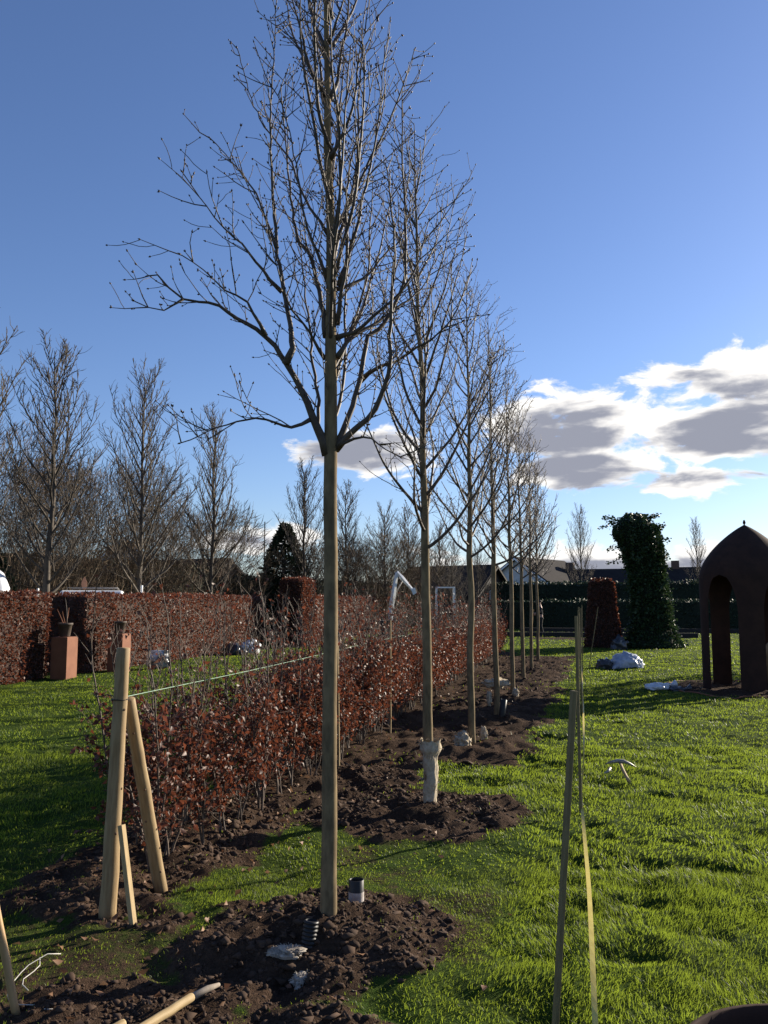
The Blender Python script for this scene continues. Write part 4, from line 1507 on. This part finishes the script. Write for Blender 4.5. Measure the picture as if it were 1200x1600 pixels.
def pick_tool():
    x, y = 0.33, 8.75
    t = thing('pick_hammer', 'small pick with pale wooden handle lying on the sunlit lawn', 'tool', (x, y, gz(x, y) + 0.03), R(6))
    MB().tube([(0, 0.0, 0.10), (0.0, -0.12, 0.065), (0.01, -0.30, 0.025), (0.012, -0.42, 0.01)], [0.015, 0.016, 0.015, 0.018], 10).build('handle', SAWN, t)
    h = MB()
    h.tube([(-0.14, -0.01, 0.085), (-0.08, 0, 0.105), (-0.025, 0, 0.115), (0.03, 0, 0.112), (0.09, 0.01, 0.09), (0.155, 0.02, 0.055)], [0.005, 0.013, 0.020, 0.020, 0.014, 0.004], 8)
    h.build('head', STEEL, t)
    g = MB().tube([(-0.10, -0.02, 0.05), (-0.13, -0.06, 0.02), (-0.17, -0.09, 0.01)], [0.016, 0.014, 0.006], 8)
    g.build('wedge_blade', STEEL, t)


pick_tool()


def fire_bowl():
    x, y, z = 0.73, 2.98, 0.0
    t = thing('steel_planter', 'round dark steel planter rim cut off by the bottom right corner', 'planter', (x, y, gz(x, y) - 0.02))
    r = 0.46
    MB().lathe([(r - 0.06, 0.0), (r - 0.02, 0.08), (r, 0.25), (r + 0.008, 0.27), (r + 0.004, 0.285), (r - 0.008, 0.28), (r - 0.012, 0.25), (r - 0.03, 0.1)], 56).build('rim_wall', CORTEN, t)
    n = 56
    mb = MB()
    for i in range(9):
        rr = (r - 0.014) * i / 8
        for j in range(n):
            a = 6.2831853 * j / n
            mb.v.append((rr * math.cos(a), rr * math.sin(a), 0.205 + 0.03 * mnoise.noise(Vector((rr * math.cos(a) * 9, rr * math.sin(a) * 9, 2)))))
    for i in range(8):
        for j in range(n):
            q, w = i * n + j, i * n + (j + 1) % n
            mb.f.append((q, w, w + n, q + n))
    mb.build('soil_fill', SOILM, t)


fire_bowl()

pole('tool_handle', 'smooth wooden tool handle leaning at the bottom left edge', 'handle', (-2.29, 3.17, gz(-2.29, 3.17) - 0.03), (-2.60, 3.10, 1.25), 0.017, 0.016, HANDLE, 14, 0)
t_ = pole('lying_stake', 'round peeled stake with grey tip lying at the bottom edge', 'stake', (-1.80, 2.70, 0.06), (-1.635, 3.40, 0.05), 0.019, 0.018, SAWN, 12, 0, None, False, 11)
MB().tube([(0.16, 0.685, -0.01), (0.195, 0.80, -0.015), (0.22, 0.86, -0.02)], [0.0155, 0.014, 0.008], 10).build('grey_tip', mat('grey_wood', (0.25, 0.21, 0.17), (0.16, 0.13, 0.1), 0.8, 20), t_)
pole('lying_stake', 'pale stake end just showing beside the lying round stake', 'stake', (-1.92, 2.74, 0.05), (-1.775, 3.10, 0.07), 0.018, 0.017, SAWN, 12, 0, None, False, 12)

line_between('twine_scrap', 'looped scrap of white twine on the soil in the bottom left corner', 'twine',
             [(-2.43, 3.66, 0.05), (-2.46, 3.60, 0.07), (-2.50, 3.52, 0.05), (-2.49, 3.41, 0.03), (-2.44, 3.30, 0.045), (-2.37, 3.22, 0.035), (-2.31, 3.20, 0.04), (-2.24, 3.235, 0.03), (-2.19, 3.20, 0.035), (-2.15, 3.22, 0.03)], 0.0024, TWINE)
line_between('twine_scrap', 'short straight scrap of white twine hanging beside the looped one', 'twine',
             [(-2.50, 3.60, 0.05), (-2.47, 3.56, 0.035), (-2.45, 3.49, 0.04), (-2.46, 3.43, 0.03), (-2.42, 3.37, 0.035), (-2.37, 3.34, 0.03)], 0.0022, TWINE)


# ------------------------------------------------------------------ pipes and wrappings at the tree feet
def pipe_plain():
    x, y = -1.30, 4.66
    t = thing('watering_pipe', 'black plastic watering pipe with pale label behind the nearest trunk', 'pipe', (x + 0.04, y, gz(x, y) - 0.05), R(20))
    r = 0.042
    MB().lathe([(r, 0.0), (r, 0.155), (r - 0.004, 0.158), (r - 0.006, 0.15), (r - 0.006, 0.02)], 24).build('pipe_wall', BLACKP, t)
    MB().lathe([(r + 0.0015, 0.045), (r + 0.0015, 0.095)], 24).build('paper_label', LABELP, t)
    return t


def pipe_ribbed():
    x, y = -1.335, 4.03
    t = thing('corrugated_pipe', 'black corrugated drain pipe end poking from the mound beside fleece', 'pipe', (x, y, gz(x, y) - 0.05))
    prof = []
    for i in range(9):
        z = i * 0.018
        prof += [(0.032, z), (0.038, z + 0.004), (0.038, z + 0.010), (0.032, z + 0.014)]
    prof += [(0.028, 0.16), (0.027, 0.05)]
    MB().lathe(prof, 24).build('pipe_wall', BLACKP, t).rotation_euler = (R(-8), R(5), 0)


pipe_plain()
pipe_ribbed()
x, y = -1.24, 12.02
t_ = thing('watering_pipe', 'black plastic watering pipe beside the fourth tree', 'pipe', (x + 0.1, y, gz(x, y) - 0.04))
MB().lathe([(0.045, 0.0), (0.045, 0.26), (0.04, 0.262), (0.039, 0.1)], 16).build('pipe_wall', BLACKP, t_).rotation_euler = (0, R(8), 0)


def fuzzy(name, label, cat, loc, size, seed, material, amp=0.45, strands=60, rz=0.0):
    t = thing(name, label, cat, loc, rz)
    link('lump', lump_mesh('lump', size, seed, amp, 2.2, 4, None, 0.3), material, t)
    rn = random.Random(seed)
    mb = MB()
    for k in range(strands):
        d = Vector((rn.gauss(0, 1), rn.gauss(0, 1), abs(rn.gauss(0, 1)))).normalized()
        p = Vector((d.x * size[0], d.y * size[1], d.z * size[2])) * 0.85
        mb.tube(wander(rn, p, d, rn.uniform(0.3, 0.8) * min(size), 3, -0.2, 0.4), [0.002, 0.002, 0.0018, 0.001], 3, False)
    mb.build('loose_strands', material, t)['kind'] = 'stuff'
    return t


x, y = -1.41, 3.93
fuzzy('fleece_scrap', 'torn white fleece lying round the corrugated pipe on the mound', 'fleece', (x, y, gz(x, y) + 0.01), (0.085, 0.05, 0.028), 21, WOOL, 0.45, 220, 0.3)
x, y = -1.28, 3.80
fuzzy('fleece_scrap', 'greyish fleece rag half buried below the corrugated pipe', 'fleece', (x, y, gz(x, y) + 0.0), (0.05, 0.05, 0.03), 22, WOOL, 0.45, 120)


def hessian_wrap():
    x, y = TREES[1]
    t = thing('hessian_wrap', 'frayed pale hessian wrapped round the foot of the second tree', 'wrap', (x, y, gz(x, y) - 0.03))
    mb = MB()
    n = 40
    zs = np.linspace(0, 0.52, 22)
    for z in zs:
        for j in range(n):
            a = 6.2831853 * j / n
            q = Vector((math.cos(a) * 1.4, math.sin(a) * 1.4, z * 7))
            r = 0.056 + 0.016 * mnoise.noise(q) + 0.010 * mnoise.noise(q * 3.1)
            if z > 0.40:
                r += 0.035 * math.sin(min(1, (z - 0.40) / 0.09) * 2.4) * (1 + 0.6 * mnoise.noise(q * 2))
            mb.v.append((math.cos(a) * r, math.sin(a) * r, z + 0.02 * mnoise.noise(q * 1.7)))
    for i in range(len(zs) - 1):
        for j in range(n):
            q, w = i * n + j, i * n + (j + 1) % n
            mb.f.append((q, w, w + n, q + n))
    mb.build('cloth', HESS, t)
    rn = random.Random(33)
    st = MB()
    for k in range(90):
        a = rn.uniform(0, 6.283)
        z = rn.uniform(0.40, 0.53) if k < 60 else rn.uniform(0.05, 0.4)
        p = Vector((math.cos(a) * 0.065, math.sin(a) * 0.065, z))
        st.tube(wander(rn, p, Vector((math.cos(a), math.sin(a), rn.uniform(-0.5, 1.0))), rn.uniform(0.02, 0.06), 4, -0.2, 0.3), [0.0022, 0.002, 0.002, 0.0015, 0.001], 3, False)
    st.build('frayed_threads', HESS, t)['kind'] = 'stuff'


hessian_wrap()
for nm, lb, x, y, sz, sd, mt, dz in (
        ('fleece_scrap', 'pale fleece bundle in front of the third tree trunk', -1.36, 9.66, (0.10, 0.09, 0.10), 41, HESS, 0.06),
        ('fleece_scrap', 'small pale fleece tuft right of the third tree trunk', -1.16, 10.0, (0.045, 0.045, 0.085), 42, HESS, 0.06),
        ('hessian_scrap', 'arched pale hessian scrap left of the fifth tree', -1.52, 15.1, (0.26, 0.10, 0.085), 43, HESS, 0.17),
        ('hessian_scrap', 'small pale hessian scrap hanging behind the fourth trunk', -1.52, 13.9, (0.045, 0.045, 0.13), 44, HESS, 0.10),
        ('hessian_scrap', 'pale hessian tuft at the foot of the fifth tree', -1.17, 14.95, (0.06, 0.05, 0.09), 45, HESS, 0.05)):
    fuzzy(nm, lb, 'cloth', (x, y, gz(x, y) + dz), sz, sd, mt, 0.5, 50, 0.5)


# ------------------------------------------------------------------ bags and litter
def bag(name, label, x, y, size, seed, material, rz=0.0, dz=0.0):
    t = thing(name, label, 'bag', (x, y, gz(x, y) + dz), rz)
    link('bag_body', lump_mesh('bag_body', size, seed, 0.3, 1.5, 4, -size[2] * 0.35, 0.35), material, t)
    mb = MB()
    c = Vector((size[0] * 0.9, 0, size[2] * 0.25))
    mb.tube([c - Vector((0.06, 0, 0)), c, c + Vector((0.05, 0, 0.02)), c + Vector((0.13, 0, 0.05))], [0.05, 0.025, 0.03, 0.07], 9)
    mb.build('tied_neck', material, t)
    return t


bag('plastic_sack', 'shiny blue-white plastic sack heaped on the right lawn', 1.08, 22.75, (0.44, 0.28, 0.30), 51, BLUEP, R(190), 0.09)
bag('plastic_sack', 'crumpled dark and white plastic sack left of the shiny blue-white one', 0.52, 22.6, (0.24, 0.22, 0.20), 52, DARKP, R(15), 0.06)
bag('plastic_sack', 'dark sack beside the right-hand copper hedge column', 1.25, 31.2, (0.32, 0.25, 0.38), 53, DARKP, R(40), 0.1)
bag('plastic_sack', 'flat pale sack lying just left of the steel canopy', 1.40, 17.25, (0.27, 0.2, 0.11), 54, WHITEP, R(20), 0.03)
bag('plastic_sack', 'black tray-like sack behind the flat pale sack', 1.72, 17.2, (0.18, 0.16, 0.08), 55, DARKP, R(0), 0.02)
bag('plastic_sack', 'white plastic sack by the long hedge, seen through the bare whips', -10.75, 26.2, (0.36, 0.3, 0.34), 56, WHITEP, R(70), 0.1)
bag('plastic_sack', 'dark sack left of the white sack by the long hedge', -10.9, 25.2, (0.42, 0.3, 0.30), 57, DARKP, R(160), 0.08)


def patched_sack():
    x, y = -10.55, 19.6
    t = thing('compost_sack', 'upright black and white printed sack behind the tall post', 'bag', (x, y, gz(x, y)), R(12))
    m = mat('black_white_print', (0.8, 0.79, 0.76), (0.02, 0.02, 0.02), 0.35, 3.2, 0.5, 0.3, 10, detail=2.0)
    link('bag_body', lump_mesh('bag_body', (0.33, 0.16, 0.24), 58, 0.25, 1.4, 4, -0.2, 0.25), m, t).location = (0, 0, 0.2)
    MB().box((0.0, 0, 0.42), (0.48, 0.03, 0.08)).build('folded_top', m, t, False, 0.01)


patched_sack()


# ------------------------------------------------------------------ beyond the left hedge: van, cover, finial, boom, frame, pole
def van():
    t = thing('white_van', 'white van parked behind the left hedge, only its roof showing', 'van', (-15.6, 24.6, 0), R(120))
    prof = [(-2.4, 0.35), (-2.45, 1.0), (-2.35, 1.9), (-2.2, 2.04), (0.9, 2.06), (1.2, 1.95), (1.9, 1.15), (2.5, 0.95), (2.6, 0.6), (2.55, 0.35)]
    MB().prism(prof, 1.8, Matrix()).build('body', PAINTW, t, False, 0.06)
    for s in (-1, 1):
        MB().prism([(0.55, 1.2), (0.55, 1.8), (1.1, 1.8), (1.6, 1.2)], 0.02, Matrix.Translation((0, s * 0.905, 0))).build('side_window', GLASS, t, False)
        for wx in (-1.55, 1.6):
            w = MB()
            for i in range(1):
                w.tube([(wx, s * 0.70, 0.33), (wx, s * 0.72, 0.33), (wx, s * 0.90, 0.33), (wx, s * 0.92, 0.33)], [0.27, 0.33, 0.33, 0.27], 20)
            o = w.build('wheel', RUBBER, t, False)
            MB().tube([(wx, s * 0.92, 0.33), (wx, s * 0.935, 0.33)], [0.19, 0.17], 16).build('hub_cap', STEEL, o, False)
    m = Matrix.Translation((1.56, 0, 1.57)) @ Matrix.Rotation(R(-41), 4, 'Y')
    MB().box((1.57, 0, 1.575), (0.02, 1.5, 0.95), rot=Matrix.Rotation(R(-41), 3, 'Y')).build('windscreen', GLASS, t, False)
    for sx in (-1.6, 0.6):
        MB().tube([(sx, -0.75, 2.02), (sx, -0.75, 2.13), (sx, 0.75, 2.13), (sx, 0.75, 2.02)], [0.015] * 4, 6).build('roof_bar', STEEL, t)


van()


def fabric_cover():
    t = thing('fabric_cover', 'tall rounded white fabric cover behind the hedge at the left edge', 'cover', (-16.3, 20.6, 0))
    prof = [(0.55, 0), (0.56, 0.8), (0.52, 1.5), (0.42, 2.1), (0.26, 2.5), (0.1, 2.64), (0.0, 2.66)]
    MB().lathe(prof, 28, wob=lambda a, z: 1 + 0.03 * math.sin(a * 9 + z * 2)).build('cover_cloth', WHITEP, t)
    MB().lathe([(0.57, 0.3), (0.575, 0.34), (0.57, 0.38)], 28).build('tie_band', BLUEP, t)


fabric_cover()


def finial_post():
    t = thing('leaf_finial', 'rust-pink leaf-shaped finial on a rod above the white van', 'ornament', (-16.2, 24.9, 0))
    MB().tube([(0, 0, -0.1), (0, 0, 2.2)], [0.02, 0.018], 8).build('rod', CORTEN2, t)
    poly = [(0, 0), (0.05, 0.06), (0.09, 0.17), (0.085, 0.27), (0.04, 0.38), (0, 0.45), (-0.04, 0.38), (-0.085, 0.27), (-0.09, 0.17), (-0.05, 0.06)]
    MB().prism(poly, 0.03, Matrix.Translation((0, 0, 2.08)) @ Matrix.Rotation(R(30), 4, 'Z')).build('leaf_plate', mat('pink_rust', (0.42, 0.22, 0.14), (0.36, 0.18, 0.11), 0.7, 8), t, False)


finial_post()
for lb, x, y, h in (('short pale post right of the white van roof', -13.9, 24.6, 2.22), ('short pale post left of the white van roof', -16.3, 22.6, 2.1)):
    pole('pale_post', lb, 'post', (x, y, -0.05), (x, y, h), 0.035, 0.035, PAINTW, 8, 0)


def boom_arm():
    t = thing('boom_arm', 'white folded machine boom arm rising behind the far hedge', 'digger arm', (-7.75, 35.2, 0), R(12))
    MB().box((-0.25, 0, 0.45), (1.1, 1.2, 0.9)).build('machine_base', DARKW, t, False, 0.05)
    q = MB()
    q.tube([(-0.30, 0, 0.7), (-0.22, 0, 1.6), (0.0, 0, 2.95)], [0.10, 0.12, 0.07], 4)
    q.build('lower_arm', PAINTW, t, False, 0.01)
    q = MB()
    q.tube([(0.0, 0.0, 2.98), (0.22, 0, 2.72), (0.68, 0, 2.20)], [0.06, 0.10, 0.06], 4)
    q.build('upper_arm', PAINTW, t, False, 0.01)
    MB().tube([(-0.16, 0.13, 1.5), (0.02, 0.13, 2.2), (0.26, 0.13, 2.62)], [0.03, 0.03, 0.018], 8).build('ram', STEEL, t)
    MB().prism([(0.6, 2.25), (0.78, 2.3), (0.86, 2.08), (0.7, 1.98)], 0.25, Matrix()).build('bucket', PAINTW, t, False)


boom_arm()


def goal_frame():
    t = thing('box_trellis', 'pale metal box frame seen between second and third trunks', 'frame', (-6.35, 39.6, 0), YAW)
    for sx in (-0.42, 0.42):
        for sy in (-0.4, 0.4):
            MB().box((sx, sy, 1.15), (0.05, 0.05, 2.4)).build('upright', PAINTW, t, False)
        MB().box((sx, 0, 2.372), (0.045, 0.75, 0.05)).build('top_rail', PAINTW, t, False)
    for sy in (-0.4, 0.4):
        MB().box((0, sy, 2.374), (0.79, 0.045, 0.05)).build('top_rail', PAINTW, t, False)


goal_frame()
pole('flag_pole', 'thin bare pole standing far behind, left of the dark conifer', 'pole', (-22.2, 56.4, -0.1), (-22.2, 56.4, 7.45), 0.05, 0.04, DARKW, 8, 0)


# ------------------------------------------------------------------ houses
def house(label, x, y, rz, L, W, eave, ridge, wall, chim=None, wins=(), gable=None):
    t = thing('far_house', label, 'house', (x, y, -0.05), rz)
    b = MB()
    b.prism([(-W / 2, 0), (W / 2, 0), (W / 2, eave), (0, ridge - 0.08), (-W / 2, eave)], L, Matrix())
    b.build('wall', wall, t, False)
    ov = 0.35
    sl = (ridge - eave) / (W / 2)
    for s in (-1, 1):
        r = MB()
        poly = [(0, ridge), (s * (W / 2 + ov), eave - sl * ov), (s * (W / 2 + ov), eave - sl * ov + 0.16), (0, ridge + 0.18)]
        r.prism(poly, L + 2 * ov, Matrix())
        ro = r.build('roof_slope', ROOF, t, False)
        if s == 1 and chim:
            MB().box((0.0, chim, ridge + 0.25), (0.6, 0.75, 1.1)).build('chimney', BRICK, ro, False)
        for e in (-1, 1):
            v = MB()
            poly = [(0, ridge - 0.1), (s * (W / 2 + ov), eave - sl * ov - 0.12), (s * (W / 2 + ov), eave - sl * ov + 0.02), (0, ridge + 0.06)]
            v.prism(poly, 0.06, Matrix.Translation((0, e * (L / 2 + ov + 0.034), 0)))
            v.build('barge_board', PAINTW if gable else DARKW, ro, False)
    for wx, wz, ww, wh in wins:
        wo = MB().box((wx, -L / 2 - 0.02, wz), (ww, 0.06, wh)).build('window', PAINTW, t, False)
        MB().box((wx, -L / 2 - 0.052, wz), (ww - 0.14, 0.02, wh - 0.14)).build('pane', GLASS, wo, False)
    return t


GABW = [(0.0, 2.0, 1.4, 1.1)]
house('pale-gabled house with dark roof behind the far end of the row', -3.6, 78.0, R(-25), 9.0, 7.6, 2.9, 5.5, RENDERW, None, GABW, 1)
house('low dark-roofed wing left of the pale-gabled house', -8.5, 79.0, R(80), 10.0, 6.5, 2.6, 4.3, BRICK, None, GABW)
house('low dark-roofed house with chimney behind the right copper hedge column', 1.2, 79.0, R(83), 8.8, 6.5, 2.7, 4.55, BRICK, 2.2, GABW, 1)
house('low dark-roofed house with chimney between ivy-clad stump and canopy', 11.5, 85.0, R(84), 12.0, 7.0, 2.8, 4.9, BRICK, 2.6, GABW)
house('white-gabled house behind the brown shrubs at left', -33.0, 55.0, R(35), 8.0, 7.0, 3.2, 6.0, RENDERW, None, GABW, 1)
house('grey-roofed house right of the white-gabled one, behind bare trees', -31.0, 62.0, R(75), 8.0, 7.0, 2.8, 5.0, BRICK, None, GABW)
house('dark-roofed shed behind the thicket, right of the boom arm', -9.6, 63.0, R(70), 7.0, 6.0, 2.3, 4.3, DARKW, None, GABW)


# ------------------------------------------------------------------ low beds and edging at the far end
def low_wall(label, x, y, L):
    t = thing('sleeper_edge', label, 'edging', (x, y, 0), R(2))
    n = max(1, int(L / 2.4))
    for k in range(n):
        MB().box(((k - (n - 1) / 2) * L / n, 0, 0.09), (L / n - 0.02, 0.2, 0.26)).build('sleeper', DARKW, t, False, 0.01)


low_wall('dark timber edging of the far flower bed before the low hedge', 0.5, 41.8, 9.6)
low_wall('dark timber edging just before the low evergreen hedge', 2.5, 48.6, 12.0)


# ------------------------------------------------------------------ the gardener
def skin_mesh(name, verts, edges, material, parent, sub=2):
    me = bpy.data.meshes.new(name)
    bm = bmesh.new()
    lay = bm.verts.layers.skin.verify()
    vs_ = []
    for i, (p, r) in enumerate(verts):
        v = bm.verts.new(p)
        v[lay].radius = r if isinstance(r, tuple) else (r, r)
        v[lay].use_root = (i == 0)
        vs_.append(v)
    for a, b in edges:
        bm.edges.new((vs_[a], vs_[b]))
    bm.to_mesh(me)
    bm.free()
    o = link(name, me, material, parent)
    sk = o.modifiers.new('skin', 'SKIN')
    sk.use_smooth_shade = True
    s = o.modifiers.new('sub', 'SUBSURF')
    s.levels = s.render_levels = sub
    return o


def gardener():
    x, y = -2.05, 43.6
    t = thing('person', 'person in dark work clothes standing at the far end of the row', 'person', (x, y, gz(x, y)), R(95))
    # faces local +Y; arms bent forward holding a handle
    V = [((0, 0, 0.93), (0.14, 0.10)), ((0, 0.0, 1.10), (0.13, 0.095)), ((0, 0.01, 1.32), (0.155, 0.105)), ((0, 0.03, 1.45), (0.075, 0.065)), ((0, 0.05, 1.53), (0.05, 0.055)),
         ((0, 0.07, 1.60), (0.07, 0.085)), ((0, 0.075, 1.69), (0.066, 0.082)),
         ((0.19, 0.02, 1.38), 0.062), ((0.24, 0.06, 1.14), 0.047), ((0.16, 0.28, 1.02), 0.036), ((0.12, 0.36, 1.02), 0.034),
         ((-0.19, 0.02, 1.38), 0.062), ((-0.24, 0.06, 1.14), 0.047), ((-0.16, 0.28, 1.10), 0.036), ((-0.12, 0.36, 1.10), 0.034),
         ((0.10, 0, 0.84), 0.088), ((0.12, 0.05, 0.47), 0.058), ((0.13, 0.0, 0.09), 0.042), ((0.14, 0.14, 0.035), 0.036),
         ((-0.10, 0, 0.84), 0.088), ((-0.13, 0.02, 0.47), 0.058), ((-0.14, -0.08, 0.09), 0.042), ((-0.15, 0.07, 0.035), 0.036)]
    E_ = [(0, 1), (1, 2), (2, 3), (3, 4), (4, 5), (5, 6), (2, 7), (7, 8), (8, 9), (9, 10), (2, 11), (11, 12), (12, 13), (13, 14), (0, 15), (15, 16), (16, 17), (17, 18), (0, 19), (19, 20), (20, 21), (21, 22)]
    body = skin_mesh('body', V, E_, SKIN, t)

    def sub(idx, edges, grow):
        m = {k: i for i, k in enumerate(idx)}
        vv = [(V[k][0], tuple(q + grow for q in (V[k][1] if isinstance(V[k][1], tuple) else (V[k][1], V[k][1])))) for k in idx]
        return vv, [(m[a], m[b]) for a, b in edges]
    v, e = sub([0, 1, 2, 3, 7, 8, 9, 11, 12, 13], [(0, 1), (1, 2), (2, 3), (2, 7), (7, 8), (8, 9), (2, 11), (11, 12), (12, 13)], 0.018)
    skin_mesh('jacket', v, e, CLOTH_D, t)
    v, e = sub([0, 15, 16, 17, 19, 20, 21], [(0, 15), (15, 16), (16, 17), (0, 19), (19, 20), (20, 21)], 0.014)
    skin_mesh('trousers', v, e, CLOTH_T, t)
    v, e = sub([17, 18], [(17, 18)], 0.014)
    skin_mesh('boot', v, e, RUBBER, t, 1)
    v, e = sub([21, 22], [(21, 22)], 0.014)
    skin_mesh('boot', v, e, RUBBER, t, 1)
    link('hair', lump_mesh('hair', (0.088, 0.10, 0.075), 5, 0.1), HAIR, body).location = (0, 0.05, 1.705)
    link('nose', lump_mesh('nose', (0.014, 0.022, 0.02), 6, 0.05, 1.5, 1), SKIN, body).location = (0, 0.168, 1.63)
    for s in (-1, 1):
        link('ear', lump_mesh('ear', (0.012, 0.02, 0.03), 7, 0.05, 1.5, 1), SKIN, body).location = (s * 0.08, 0.07, 1.635)
        hx, hz = (0.10, 1.02) if s > 0 else (-0.10, 1.10)
        for f in range(5):
            MB().tube([(hx + s * 0.02, 0.38, hz + 0.03 - 0.018 * f), (hx - s * 0.01, 0.43 - 0.004 * f, hz + 0.03 - 0.018 * f), (hx - s * 0.04, 0.41, hz + 0.028 - 0.018 * f)], [0.009, 0.009, 0.007], 6).build('finger', SKIN, body)
    return t


gardener()
pole('spade_shaft', 'thin pale tool shaft held by the person at the far end', 'handle', (-2.55, 43.62, 0.0), (-2.42, 43.62, 1.3), 0.016, 0.016, HANDLE, 8, 0)
